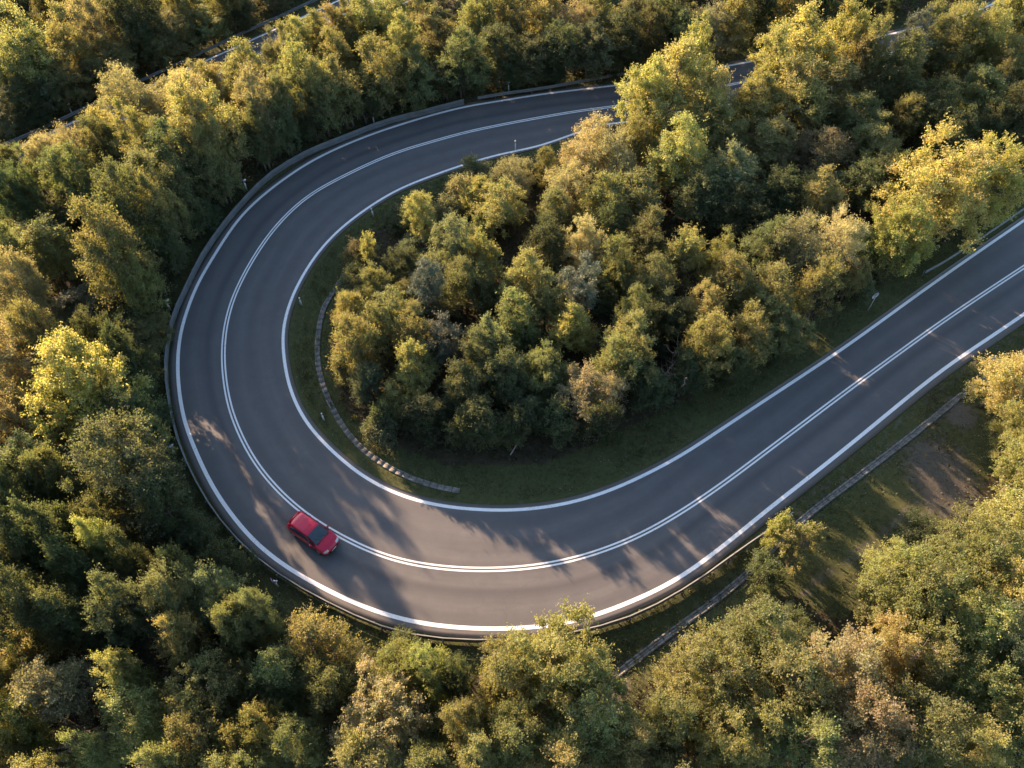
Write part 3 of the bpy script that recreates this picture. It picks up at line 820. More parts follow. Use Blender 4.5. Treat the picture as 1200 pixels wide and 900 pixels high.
# the island inside the hairpin
add([(1100,222,55,'Y',dict(k='maple',h=10,lab='big bright yellow tree on the inner side of the right-hand road',ref='the big bright yellow tree')),(1052,272,34,'Y',dict(k='maple',h=8,lab='bright yellow tree joined to the lower left side of the biggest yellow one')),(1158,205,36,'Y',dict(k='maple',h=9,lab='bright yellow tree joined to the right side of the biggest yellow one')),
 (490,250,20,'YG',dict(h=4.5)),(430,296,13,'YG',dict(h=4.5,k='sprig',lab='thin half-bare little tree near the inner edge line at upper left of the island',ref='the thin half-bare little tree')),(440,332,20,'O',dict(h=5)),(452,372,28,'O'),(410,368,20,'OG',dict(h=5)),(415,402,26,'OG'),
 (540,225,15,'S',dict(h=4)),(562,232,20,'Y',dict(h=5,k='loose')),(602,208,22,'S',dict(h=5)),(590,242,28,'YG'),(640,195,16,'YG',dict(h=5)),(690,172,30,'S',dict(h=7,lab='pale feathery plume-like tree below the upper arm of the road',ref='the pale plume tree')),(722,186,26,'S'),(740,232,34,'O'),(668,222,25,'S'),
 (790,112,44,'YG',dict(k='loose',h=11,lab='tall yellow-green tree that hides the upper arm of the road',ref='the tall tree hiding the road')),(815,76,20,'YG',dict(h=10,k='loose')),(758,118,26,'YG',dict(h=10,k='loose')),(832,128,26,'OG',dict(h=9)),(792,182,34,'YG',dict(h=9)),(745,165,22,'YG',dict(h=8)),(702,240,28,'YG'),(822,232,30,'D'),
 (940,62,38,'Y',dict(k='loose',h=11,lab='orange-gold tree overlapping the upper road at upper right',ref='the orange-gold tree at upper right')),(902,84,26,'OG',dict(h=10)),(978,56,26,'Y',dict(h=10,k='loose')),(930,116,40,'OG',dict(h=10,k='loose')),(880,128,30,'OG',dict(h=9)),(972,116,36,'O',dict(h=9)),
 (1060,38,24,'P',dict(h=11,lab='blue-green pine tree near the top right beside the road',ref='the blue-green pine near the top right')),(1050,90,30,'O',dict(h=9)),(1100,62,30,'O',dict(h=9.5)),(1150,46,28,'YG',dict(h=9.5)),(1182,80,26,'O',dict(h=9)),(1140,112,30,'O'),(1092,130,30,'O'),(1188,140,28,'D'),(1022,172,28,'O'),(1060,142,20,'YG'),
 (1040,205,25,'D'),(1000,148,30,'O'),(960,184,30,'B'),(902,172,36,'O'),(850,202,34,'G'),(840,160,30,'OG'),(862,252,30,'D'),(912,232,28,'D'),(962,232,26,'O'),(1000,220,24,'D'),(1120,160,24,'D'),(1160,150,22,'D'),(1010,70,24,'OG',dict(h=10)),(1200,40,24,'OG',dict(h=10)),(1178,22,20,'YG',dict(h=10)),(1205,18,24,'OG',dict(h=10)),(1120,42,20,'O',dict(h=10)),(1080,52,20,'O',dict(h=10)),(1020,66,18,'O',dict(h=10)),
 (470,310,20,'D',dict(h=4.5)),(500,335,26,'P',dict(h=7)),(545,332,25,'O'),(530,288,25,'G'),(615,330,28,'YG'),(562,302,20,'YG'),(642,290,25,'D'),(600,372,28,'YG'),(682,335,28,'P',dict(h=8)),
 (665,382,22,'Y',dict(k='loose',h=6,lab='small bright yellow-green crown in the middle of the island wood',ref='the small bright crown mid-island')),(720,310,25,'YG'),(762,330,28,'O'),(800,302,25,'YG'),(840,302,20,'YG'),(780,368,25,'D'),(820,360,25,'OG'),(850,332,28,'OG'),
 (900,345,34,'OG'),(930,290,30,'S',dict(h=8)),(975,290,30,'S',dict(h=8)),(958,338,26,'OG',dict(h=7.8)),(996,325,16,'OG',dict(h=5)),(880,392,28,'YG',dict(h=5.5)),(832,402,26,'YG'),(862,428,20,'O',dict(h=4.5)),(920,388,24,'O',dict(h=5)),(740,402,28,'OG'),(716,430,22,'O'),
 (690,455,34,'S',dict(k='willow',h=5.5,lab='pale grey-leaved tree low on the island near the grass',ref='the pale grey-leaved tree')),(640,430,24,'O'),(595,440,25,'D'),(620,482,24,'D',dict(h=4.5)),(560,420,25,'D'),(488,430,22,'YG'),(460,465,16,'OG',dict(h=4)),(486,470,13,'OG',dict(h=3.5)),
 (430,448,22,'G',dict(h=4.5)),(540,455,25,'D'),(500,485,26,'D',dict(h=4.5)),(448,488,16,'D',dict(h=3.5)),(560,490,25,'D',dict(h=4.5)),(520,398,28,'P',dict(h=7)),(488,388,22,'O'),(652,492,22,'D',dict(h=4)),(600,502,18,'D',dict(h=3.5)),(704,490,20,'D',dict(h=4)),
 (762,452,24,'D',dict(h=5)),(805,438,20,'D',dict(h=4.5)),(540,503,16,'D',dict(h=3.5)),(685,290,22,'S'),(760,280,26,'O'),(900,290,26,'D'),(650,250,24,'O'),(575,400,20,'G'),(640,350,22,'O'),(475,350,18,'O',dict(h=5)),(740,370,22,'O'),(400,430,14,'G',dict(h=3.5)),(710,270,20,'D')], 6.8)

THINGS = []   # for labels: (obj, px, py, tone word, noun, label)
def place(kitkey, var, x, y, hgt, R, tone, rz=None, tilt=(0, 0)):
    meshes, H, Rr = KITS[kitkey]
    tm, cm = meshes[var % len(meshes)]
    name = {'pine': 'pine_tree', 'bush': 'bush', 'sprig': 'young_tree', 'willow': 'willow_tree', 'maple': 'maple_tree'}.get(kitkey, 'broadleaf_tree')
    z = float(ground_z(x, y)[0])
    root = empty(name, (x, y, z), rng.uniform(0, 6.28) if rz is None else rz)
    root.rotation_euler[0], root.rotation_euler[1] = tilt
    s = R / Rr
    root.scale = (s, s, hgt / H)
    a = link('trunk', tm, root); b = link('crown', cm, root)
    base = np.array(TONE[tone][0])
    j = 1 + float(np.clip(rng.normal(0, 0.17), -0.3, 0.35)); hj = rng.normal(0, 0.075)
    c = base * np.array([1.26, 1.25, 1.12]) * (1.12 if tone in 'ODGP' and tone != 'OG' else 1.0) * j * np.array([1 + hj, 1 - hj * 0.3, 1 - hj * 0.5])
    b.color = (*np.clip(c, 0.005, 0.9), 1)
    root['category'] = 'bush' if kitkey == 'bush' else 'tree'
    root['group'] = 'bushes under the trees' if kitkey == 'bush' else 'trees of the roadside woods'
    return root

occupied = []
# lines along which the low sun reaches the road: the trees on them are lower, as in the photograph
GAPS = [((-24.9, 33.1), 0.1), ((-17.9, 30.9), -0.6)]
def sun_gap(p, h, R):
    if h > 12: return h
    for (gx0, gy0), hw in GAPS:
        dx, dy = p[0] - gx0, p[1] - gy0
        along = -0.669 * dx + 0.743 * dy; perp = abs(0.743 * dx + 0.669 * dy)
        if 0 < along < 60 and perp < R * 0.62 + hw: h = min(h, max(2.2, 0.31 * along + 0.6))
    return h
SEEN = [(x, 147 - (x - 57) * 0.5) for x in range(60, 132, 8)] + [(x, 90 - (x - 173) * 0.458) for x in range(182, 372, 8)] + [(x, 63 - (x - 260) * 0.46) for x in range(262, 330, 9)] + [(385, 8), (398, 3)]
SEEN += [(1015, 47), (1030, 43), (1040, 40), (1148, 11), (1160, 6), (848, 80), (860, 77), (868, 90), (855, 92)]
def clear_view(t, R_px):
    for _ in range(12):
        hit = [(sx, sy) for sx, sy in SEEN if math.hypot(t['x'] - sx, (t['y'] - sy) * 0.85) < R_px * 0.95]
        if not hit or t['lab'] and 'hid' in t['lab']: return
        up = t['dirn'] < 0 and t['y'] < 130
        t['y'] += -3 if up else 3
for i, t in enumerate(T):
    kk = t['kind']
    if kk is None:
        opts = KIND_OF[t['tone']]; kk = opts[(i * 7 + int(t['x'])) % len(opts)]
        if t['h'] < 4.2 and kk != 'pine': kk = 'bush'
    clear_view(t, t['r'] * 1.17)
    h = t['h'] * (1 + (rng.uniform(-0.12, 0.12) if not t['lab'] else 0))
    h0 = h
    if t['gp']:
        b = at(*t['gp']); zc = h * 0.56; p = b
        t['x'], t['y'], _ = to_px(b[0], b[1], zc)
    for dh in ([] if t['gp'] else sorted(np.arange(-8, 6.01, 0.3), key=abs)):
        if dh > 0 and t['dirn'] < 0: continue
        if not (2.2 <= h0 + dh <= 13): continue
        h = h0 + dh; zc = h * 0.56
        p = at(t['x'], t['y'], zc)
        if float(road_dist(p[0], p[1])[0]) > (1.5 if t['dirn'] < 0 else 0.9): break
    if not t['gp'] and float(road_dist(p[0], p[1])[0]) < 0.8: print('no ground for', t['x'], t['y'], t['tone'])
    h = sun_gap(p, h, t['r'] * 62 / F)
    bx, by, _ = to_px(p[0], p[1], 0)
    LX, LY = [30, 57, 117, 173, 273, 370, 410], [160, 147, 117, 90, 43, 0, -20]
    R0_ = t['r'] * to_px(p[0], p[1], zc)[2] / F * 1.22
    if 30 < bx < 420 and by > np.interp(bx, LX, LY) + 8 and t['y'] < 240 and not (t['lab'] and 'hiding' in t['lab']):
        def covers(h):
            for fx, fz in ((0, 1.0), (-0.6, 0.85), (0.6, 0.85), (-0.95, 0.6), (0.95, 0.6)):
                qx, qy, _ = to_px(p[0] + fx * R0_, p[1], h * fz)
                if not 127 < qx < 176 and qy < np.interp(qx, LX, LY) + 9: return True
            return False
        while h > 2.6 and covers(h): h -= 0.2
    depth = to_px(p[0], p[1], zc)[2]
    R = t['r'] * depth / F * 1.22
    o = place(kk, i, p[0], p[1], h, R, t['tone'])
    occupied.append((p[0], p[1], R))
    t['obj'] = o; t['kk'] = kk
    THINGS.append(t)

# low bushes that close the wood's edges and gaps
OCC = np.array(occupied)
cand = rng.uniform([-70, 4], [70, 100], (9000, 2))
crd = road_dist(cand[:, 0], cand[:, 1])
roadpoly = [tuple(q) for q in O] + [tuple(q) for q in I[::-1]]
placed = []
for (x, y), d in zip(cand, crd):
    if len(placed) >= 260: break
    if d < 1.7: continue
    px, py, dep = to_px(x, y, 0.9)
    if not (-20 < px < 1220 and -20 < py < 905): continue
    if in_poly(np.array([x]), np.array([y]), CLEAR_G)[0]: continue
    gap = np.min(np.hypot(OCC[:, 0] - x, OCC[:, 1] - y) - OCC[:, 2] * 0.8)
    if gap < -0.9 and not (gap > -1.8 and d < 4.5): continue
    if placed and min(math.hypot(x - a, y - b) for a, b in placed) < 1.7: continue
    # keep the grass verges open
    if in_poly(np.array([px]), np.array([py]), inner_verge)[0]: continue
    ok = True
    for dx, dy in ((0, -10), (8, 0), (-8, 0), (0, 8)):
        if in_poly(np.array([px + dx]), np.array([py + dy]), roadpoly)[0]: ok = False
    if px > 835 and py < 75 and px < 1010: ok = False
    if not ok: continue
    tone = random.choice(['D', 'D', 'O', 'O', 'G', 'YG'])
    h = random.uniform(1.6, 3.0); R = random.uniform(1.1, 1.8)
    o = place('bush', len(placed), x, y, h, R, tone)
    placed.append((x, y))
    T.append(dict(x=px, y=py, tone=tone, obj=o, kk='bush', lab=None, ref=None, h=h, r=R * F / dep))

# trees of the same woods just outside the picture (they shade what is inside it)
cand = rng.uniform([-92, -4], [88, 122], (6000, 2))
crd = road_dist(cand[:, 0], cand[:, 1])
ring = []
for (x, y), d in zip(cand, crd):
    if d < 2.2: continue
    px, py, dep = to_px(x, y, 4.5)
    if dep > 3 and -55 < px < 1255 and -45 < py < 955: continue
    lim = 22 if x < 0 else 6
    ex = at(0, max(-40, min(py, 900)), 4.5)[0]
    if px > 1200 and (px - 1200) * dep / F > 5: continue
    if px < 0 and (-px) * dep / F > 18: continue
    if py > 955: continue
    if py < -45 and y > 108: continue
    if y > 110 and x > 20: continue
    if ring and min(math.hypot(x - a, y - b) for a, b in ring) < 5.6: continue
    ring.append((x, y))
    tone = random.choice(['O', 'O', 'D', 'OG', 'YG', 'G'])
    hh = random.uniform(8, 11) if x < 0 else random.uniform(6, 8.5)
    o = place(random.choice(KIND_OF[tone]), len(ring), x, y, hh, random.uniform(2.4, 3.4), tone)
    T.append(dict(x=px, y=py, tone=tone, obj=o, kk='round', lab=None, ref=None, h=hh, r=30))
print('trees', len([t for t in T if t['kk'] != 'bush']), 'ring', len(ring), 'bushes', len([t for t in T if t['kk'] == 'bush']))

# ------------------------------------------------------------------ labels
REFS = [(t['x'], t['y'], t['ref']) for t in T if t.get('ref')]
REFS += [(367, 625, 'the red car'), (1023, 343, 'the round sign'), (780, 415, 'the bare dead shrub'), (106, 868, 'the heap of bare branches'), (1104, 555, 'the bare earth in the clearing'), (552, 577, 'the end of the curved stone drain')]
OCT = ['right of', 'upper right of', 'above', 'upper left of', 'left of', 'lower left of', 'below', 'lower right of']
RANK = ['nearest', 'second', 'third', 'fourth', 'fifth', 'sixth', 'seventh', 'eighth', 'ninth', 'tenth', 'eleventh', 'twelfth']
def octant(dx, dy): return int(round(math.atan2(-dy, dx) / (math.pi / 4))) % 8
for t in T:
    t['noun'] = {'pine': 'pine tree', 'bush': 'bush', 'sprig': 'young tree', 'willow': 'willow'}.get(t['kk'], 'tree')
    t['word'] = TONE[t['tone']][1]
used = set()
for t in T:
    if t['lab']:
        t['obj']['label'] = t['lab']; continue
    best = None
    for rx, ry, ref in REFS:
        dx, dy = t['x'] - rx, t['y'] - ry; d = math.hypot(dx, dy)
        if d < 4: continue
        o8 = octant(dx, dy)
        rank = sum(1 for s in T if s is not t and s['noun'] == t['noun'] and s['word'] == t['word'] and math.hypot(s['x'] - rx, s['y'] - ry) > 4
                   and octant(s['x'] - rx, s['y'] - ry) == o8 and math.hypot(s['x'] - rx, s['y'] - ry) < d)
        sc_ = rank * 60 + d
        if rank < len(RANK) and (best is None or sc_ < best[0]): best = (sc_, rank, o8, ref)
    _, rank, o8, ref = best
    t['obj']['label'] = f"{t['word']} {t['noun']}, {RANK[rank]} one {OCT[o8]} {ref}"

# ------------------------------------------------------------------ undergrowth and grass (nobody could count them)
def scatter_leaves(name, pts, zs_, size, color, lab, blade=False, seed=3, up=0.6):
    r = np.random.default_rng(seed); n = len(pts)
    s = size * r.uniform(0.6, 1.5, n)
    p = np.stack([pts[:, 0], pts[:, 1], zs_], 1)
    if blade:
        ax = r.normal(0, 0.45, (n, 3)); ax[:, 2] = 1; ax /= np.linalg.norm(ax, axis=1)[:, None]
        p = p + ax * (s * 0.45)[:, None]; wk = 0.11
    else:
        ax = r.normal(0, 1, (n, 3)); ax /= np.linalg.norm(ax, axis=1)[:, None]; wk = 0.36
    nr = r.normal(0, 0.8, (n, 3)) + np.array([0, 0, up])
    sd = np.cross(nr, ax); sd /= np.linalg.norm(sd, axis=1)[:, None]
    w = s * wk
    V = np.stack([p - ax * (s * .5)[:, None], p + sd * w[:, None], p + ax * (s * .5)[:, None], p - sd * w[:, None]], 1).reshape(-1, 3)
    cl = 0.5 + 0.5 * np.sin(pts[:, 0] * 0.9 + 2 * np.sin(pts[:, 1] * 0.7))
    col = np.stack([np.clip(0.5 * r.uniform(0, 1, n) + 0.5 * cl, 0, 1), np.clip(0.5 + 0.5 * fnoise(pts[:, 0] * 2, pts[:, 1] * 2, 5) + r.normal(0, .2, n), 0, 1), r.uniform(0, 1, n), np.ones(n)], 1)
    me = leaf_mesh(name, V, np.arange(4 * n).reshape(-1, 4), np.repeat(col, 4, 0), M_LEAF)
    o = link(name, me); o.color = (*color, 1)
    set_props(o, lab, name.replace('_', ' '), None, 'stuff')
    return o
n = 330000
P = rng.uniform([-78, 2], [78, 112], (n, 2))
d = road_dist(P[:, 0], P[:, 1]); inc = in_poly(P[:, 0], P[:, 1], CLEAR_G)
IV = [tuple(at(*q)[:2]) for q in inner_verge]; inv = in_poly(P[:, 0], P[:, 1], IV)
hgt = np.clip(0.55 + 0.45 * fnoise(P[:, 0] * 4, P[:, 1] * 4, 21), 0.02, 1.7)
keep = (d > 1.25 + rng.uniform(0, 1.2, n)) & ~inv & (~inc | (rng.uniform(size=n) < 0.05))
P = P[keep]; hgt = hgt[keep]
gz = ground_z(P[:, 0], P[:, 1])
scatter_leaves('undergrowth', P, gz + hgt * rng.uniform(0, 1, len(P)) ** 0.7, 0.24, (0.055, 0.065, 0.022), 'dark leafy undergrowth covering the floor of the woods')
n = 700000
P = rng.uniform([-60, 6], [60, 100], (n, 2))
px, py, _ = to_px(P[:, 0], P[:, 1], 0)
P = P[(px > -30) & (px < 1230) & (py > -20) & (py < 930)]; n = len(P)
d = road_dist(P[:, 0], P[:, 1]); inc = in_poly(P[:, 0], P[:, 1], CLEAR_G); inv = in_poly(P[:, 0], P[:, 1], IV)
pat = fnoise(P[:, 0] * 5, P[:, 1] * 5, 31)
keep = (d > 0.25) & ((d < 2.6) | inc | inv) & (rng.uniform(size=n) < np.clip(0.55 + 0.5 * pat, 0.08, 1))
dirty = np.zeros(n)
for q, rx, ry in (((1105, 560), 2.4, 3.4), ((1125, 485), 1.5, 1.7), ((1075, 600), 1.8, 1.6)):
    g = at(*q)[:2]; dirty += np.exp(-(((P[:, 0] - g[0]) / rx) ** 2 + ((P[:, 1] - g[1]) / ry) ** 2))
keep &= (rng.uniform(size=n) > dirty * 1.3) & (dist_curve(P[:, 0], P[:, 1], path) > 0.4) & ((dist_curve(P[:, 0], P[:, 1], CHAN_R) > 0.30) | (rng.uniform(size=n) < 0.3)) & (dist_curve(P[:, 0], P[:, 1], CHAN_I) > 0.33)
P = P[keep]; print('grass', len(P))
scatter_leaves('grass', P, ground_z(P[:, 0], P[:, 1]), 0.21, (0.085, 0.098, 0.030), 'short rough grass on the verges and in the clearing', blade=True, seed=9)

n = 60000
P = rng.uniform([-45, 10], [45, 75], (n, 2)); d = road_dist(P[:, 0], P[:, 1])
inc = in_poly(P[:, 0], P[:, 1], CLEAR_G); inv = in_poly(P[:, 0], P[:, 1], IV)
keep = (d > 0.15) & (d < 3.5) | inc | inv
keep &= (rng.uniform(size=n) < 0.25 + 0.35 * fnoise(P[:, 0] * 3, P[:, 1] * 3, 77)) & (d > 0.15)
P = P[keep]
scatter_leaves('fallen_leaves', P, ground_z(P[:, 0], P[:, 1]) + 0.03, 0.12, (0.20, 0.13, 0.035), 'fallen yellow and brown leaves lying on the grass verges', seed=12, up=3.0)
n = 9000
P = rng.uniform([-45, 10], [45, 75], (n, 2)); d = road_dist(P[:, 0], P[:, 1])
pat = fnoise(P[:, 0] * 2, P[:, 1] * 2, 55)
P = P[(d > 0.5) & ((d < 3.0) | in_poly(P[:, 0], P[:, 1], CLEAR_G) | in_poly(P[:, 0], P[:, 1], IV)) & (pat > 0.25)]
P = np.repeat(P, 14, 0) + rng.normal(0, 0.09, (len(P) * 14, 2)); d = road_dist(P[:, 0], P[:, 1]); P = P[d > 0.3]
scatter_leaves('weeds', P, ground_z(P[:, 0], P[:, 1]) + rng.uniform(0, 0.12, len(P)), 0.24, (0.11, 0.12, 0.035), 'ragged tufts of taller weeds on the verges and in the clearing', blade=True, seed=15)

# ------------------------------------------------------------------ bare wood
def dead_shrub(px, py, H, R, nst, name, label, cat, lean=0.5, flat=1.0, sub=5):
    g = at(px, py, 0.0); z = float(ground_z(g[0], g[1])[0])
    root_pts = np.array([0, 0, 0.0]); mb = MB()
    for k in range(nst):
        a = rng.uniform(0, 6.28); tip = np.array([math.cos(a) * R * rng.uniform(.4, 1), math.sin(a) * R * rng.uniform(.4, 1), H * rng.uniform(0.6, 1) * flat])
        pts = tube_np(mb, [math.cos(a) * .06, math.sin(a) * .06, -0.1], tip, 0.032, 0.010, 0.12, 5, 5)
        for q in range(sub):
            b = pts[rng.integers(2, 6)]; e = b + rng.normal(0, 0.30 * R, 3) + np.array([tip[0], tip[1], H * 0.4]) * 0.25
            p2 = tube_np(mb, b, e, 0.02, 0.008, 0.1, 4, 3)
            for w in range(3):
                b2 = p2[rng.integers(1, 4)]; tube_np(mb, b2, b2 + rng.normal(0, 0.18 * R, 3) + (e - b) * 0.3, 0.011, 0.005, 0.1, 3, 2)
    o = mb.build(name, M_BARKP, None, True); o.location = (g[0], g[1], z)
    set_props(o, label, cat)
    return o
dead_shrub(785, 462, 3.8, 1.3, 12, 'dead_shrub', 'pinkish bare dead shrub at the lower edge of the island wood', 'shrub')
dead_shrub(1042, 800, 7.6, 1.0, 6, 'dead_tree', 'bare-twigged dead tree showing among the golden crowns below the clearing', 'tree')
def branch_heap(px, py):
    g = at(px, py, 2.5); mb = MB()
    for k in range(46):
        a = rng.uniform(-0.7, 0.5); L = rng.uniform(1.2, 2.6); c = rng.normal(0, 0.75, 3) * np.array([1, .6, .2])
        dvec = np.array([math.cos(a), math.sin(a), rng.normal(0, 0.12)]) * L / 2
        z0 = 2.1 * math.exp(-(c[0] ** 2 + c[1] ** 2)) * 0.5 + rng.uniform(0.1, 0.9)
        tube_np(mb, c + [0, 0, z0] - dvec, c + [0, 0, z0] + dvec, 0.04, 0.015, 0.08, 5, 4)
    o = mb.build('branch_heap', M_BARKP, None, True)
    g0 = at(px, py, 0.6); o.location = (g0[0], g0[1], float(ground_z(g0[0], g0[1])[0]))
    set_props(o, 'heap of bare brown branches between the trees at bottom left', 'branches')
branch_heap(106, 868)
def log(p0, p1, r, label):
    a = at(*p0, 0.4); b = at(*p1, 0.9); mb = MB(); c = (a + b) / 2
    a[2] = 0.25; b[2] = 1.5
    tube_np(mb, a - [c[0], c[1], 0], b - [c[0], c[1], 0], r, r * 0.5, 0.03, 6, 5)
    for k in range(3):
        s = a + (b - a) * rng.uniform(.4, .95) - [c[0], c[1], 0]
        tube_np(mb, s, s + rng.normal(0, .35, 3) + [0, 0, .2], r * .4, r * .15, .05, 4, 2)
    o = mb.build('fallen_trunk', M_BARKP, None, True); o.location = (c[0], c[1], 0)
    set_props(o, label, 'fallen tree', 'fallen trunks at the island edge')
log((524, 512), (545, 488), 0.055, 'thin pale fallen trunk leaning in dark bushes, left one of two on the island')
log((598, 532), (618, 502), 0.06, 'thin pale fallen trunk leaning at the grass edge, right one of two on the island')

# ------------------------------------------------------------------ marker posts, signs
def marker(px, py, label, h=1.0, wings=False, tilt=(0, 0), z=0.5):
    g = at(px, py, z)
    root = empty('marker_post', (g[0], g[1], float(ground_z(g[0], g[1])[0])), rng.uniform(-0.4, 0.4))
    root.rotation_euler[0], root.rotation_euler[1] = tilt
    b = MB(); b.box((0, 0, h / 2 - 0.05), (0.13, 0.10, h), taper=0.85); b.box((0, 0, h - 0.03), (0.11, 0.085, 0.05), taper=0.5)
    b.build('post', M_WHITE, root)
    k = MB(); k.box((0, 0, h * 0.80), (0.126, 0.098, 0.16)); k.build('black_band', M_BLACK, root)
    r = MB(); r.box((0, -0.052, h * 0.80), (0.05, 0.012, 0.10)); r.build('reflector', M_REFW, root)
    if wings:
        for s in (-1, 1):
            w = MB(); w.box((s * 0.14, -0.03, h * 0.98), (0.20, 0.03, 0.24), rz=s * 0.7, tilt=s * 0.5); w.build('warning_reflector', M_REFL if s < 0 else M_REFW, root)
    set_props(root, label, 'marker post', 'marker posts along the roads')
marker(352, 353, 'small white marker post on the inner verge, upper one beside the curved drain')
marker(378, 488, 'small white marker post on the inner verge, lower one beside the curved drain')
marker(437, 249, 'slightly leaning white marker post near the inner edge line at the top of the island', 1.15, tilt=(0.05, -0.08))
marker(604, 171, 'marker post poking out of the shrubs at the inner edge of the upper arm', 1.2)
marker(596, 99, 'marker post with pale reflectors behind the guardrail of the upper arm, right one of two', 1.25, True, z=0.9)
marker(437, 136, 'marker post with pale reflectors behind the guardrail of the upper arm, left one of two', 1.25, True, z=0.9)
marker(286, 213, 'marker post with pink and white reflectors behind the guardrail at upper left of the bend', 1.25, True, z=1.0)
marker(195, 354, 'marker post with pink and white reflectors behind the guardrail at the leftmost bend, upper one', 1.25, True, z=1.0)
marker(200, 524, 'marker post with pale reflectors behind the guardrail at the leftmost bend, lower one', 1.25, True, z=1.0)
marker(322, 682, 'marker post with pale reflectors behind the guardrail below the red car', 1.1, True, z=0.8)
marker(80, 124, 'marker post with pale reflectors behind the guardrail of the second road', 1.25, True, z=1.0)

def round_sign(bx, by, H, label, face_az, rad=0.32):
    g = at(bx, by, 0.0)
    root = empty('road_sign', (g[0], g[1], float(ground_z(g[0], g[1])[0])), face_az)
    p = MB(); p.tube([(0, 0, -0.2), (0, 0, H * 0.5), (0, 0, H - 0.05)], 0.034, 8); p.build('pole', M_SIGN, root)
    d = MB(); V = []; n = 28
    for yy in (-0.045, -0.06):
        for k in range(n): V.append((rad * math.cos(6.2832 * k / n), yy, H - rad * 0.9 + rad * math.sin(6.2832 * k / n)))
    V.append((0, -0.045, H - rad * 0.9)); V.append((0, -0.06, H - rad * 0.9))
    Qd = [(k, (k + 1) % n, n + (k + 1) % n, n + k) for k in range(n)]
    Tt = [(2 * n, k, (k + 1) % n) for k in range(n)] + [(2 * n + 1, n + (k + 1) % n, n + k) for k in range(n)]
    d.add(V, Qd, Tt); d.build('plate', M_SIGN, root)
    b = MB()
    for z in (H - rad * 1.3, H - rad * 0.5): b.box((0, -0.02, z), (0.14, 0.05, 0.04))
    b.build('bracket', M_STEEL, root)
    set_props(root, label, 'road sign', 'round road signs')
round_sign(1017, 364, 2.1, 'round grey-backed road sign on a pole under the island trees', math.radians(205), 0.34)
round_sign(1151, 436, 2.2, 'small round sign half hidden in the leaves at the right edge', math.radians(160), 0.30)

# ------------------------------------------------------------------ the red car
def car_paint():
    m, nt, bs = new_mat('car_paint')
    tc = N(nt, 'ShaderNodeTexCoord'); f = noise(nt, tc.outputs['Object'], 2.0, 3)
    nt.links.new(ramp(nt, f, [(0.3, (0.42, 0.002, 0.030)), (0.7, (0.49, 0.003, 0.036))]), bs.inputs['Base Color'])
    bs.inputs['Roughness'].default_value = 0.32; bs.inputs['Metallic'].default_value = 0.15
    bs.inputs['Coat Weight'].default_value = 0.4; bs.inputs['Coat Roughness'].default_value = 0.06
    return m
M_CAR = car_paint()
def glass_mat():
    m, nt, bs = new_mat('car_glass')
    tc = N(nt, 'ShaderNodeTexCoord'); f = noise(nt, tc.outputs['Object'], 1.5, 3)
    nt.links.new(ramp(nt, f, [(0.3, (0.012, 0.022, 0.028)), (0.7, (0.03, 0.05, 0.058))]), bs.inputs['Base Color'])
    bs.inputs['Roughness'].default_value = 0.06; bs.inputs['Specular IOR Level'].default_value = 0.9
    return m
M_GLASS = glass_mat()
M_TRIM = simple_mat('black_trim', (0.012, 0.012, 0.013), 0.5, nscale=5)
M_TYRE = simple_mat('tyre_rubber', (0.02, 0.02, 0.02), 0.85, nscale=9)
M_RIM = simple_mat('alloy_rim', (0.55, 0.55, 0.57), 0.3, 0.8, nscale=4, var=0.1)
M_LAMP = simple_mat('headlamp', (0.42, 0.43, 0.46), 0.12, 0.3, nscale=6, var=0.1)
M_TAIL = simple_mat('tail_lamp', (0.35, 0.01, 0.01), 0.15, nscale=6, var=0.1)

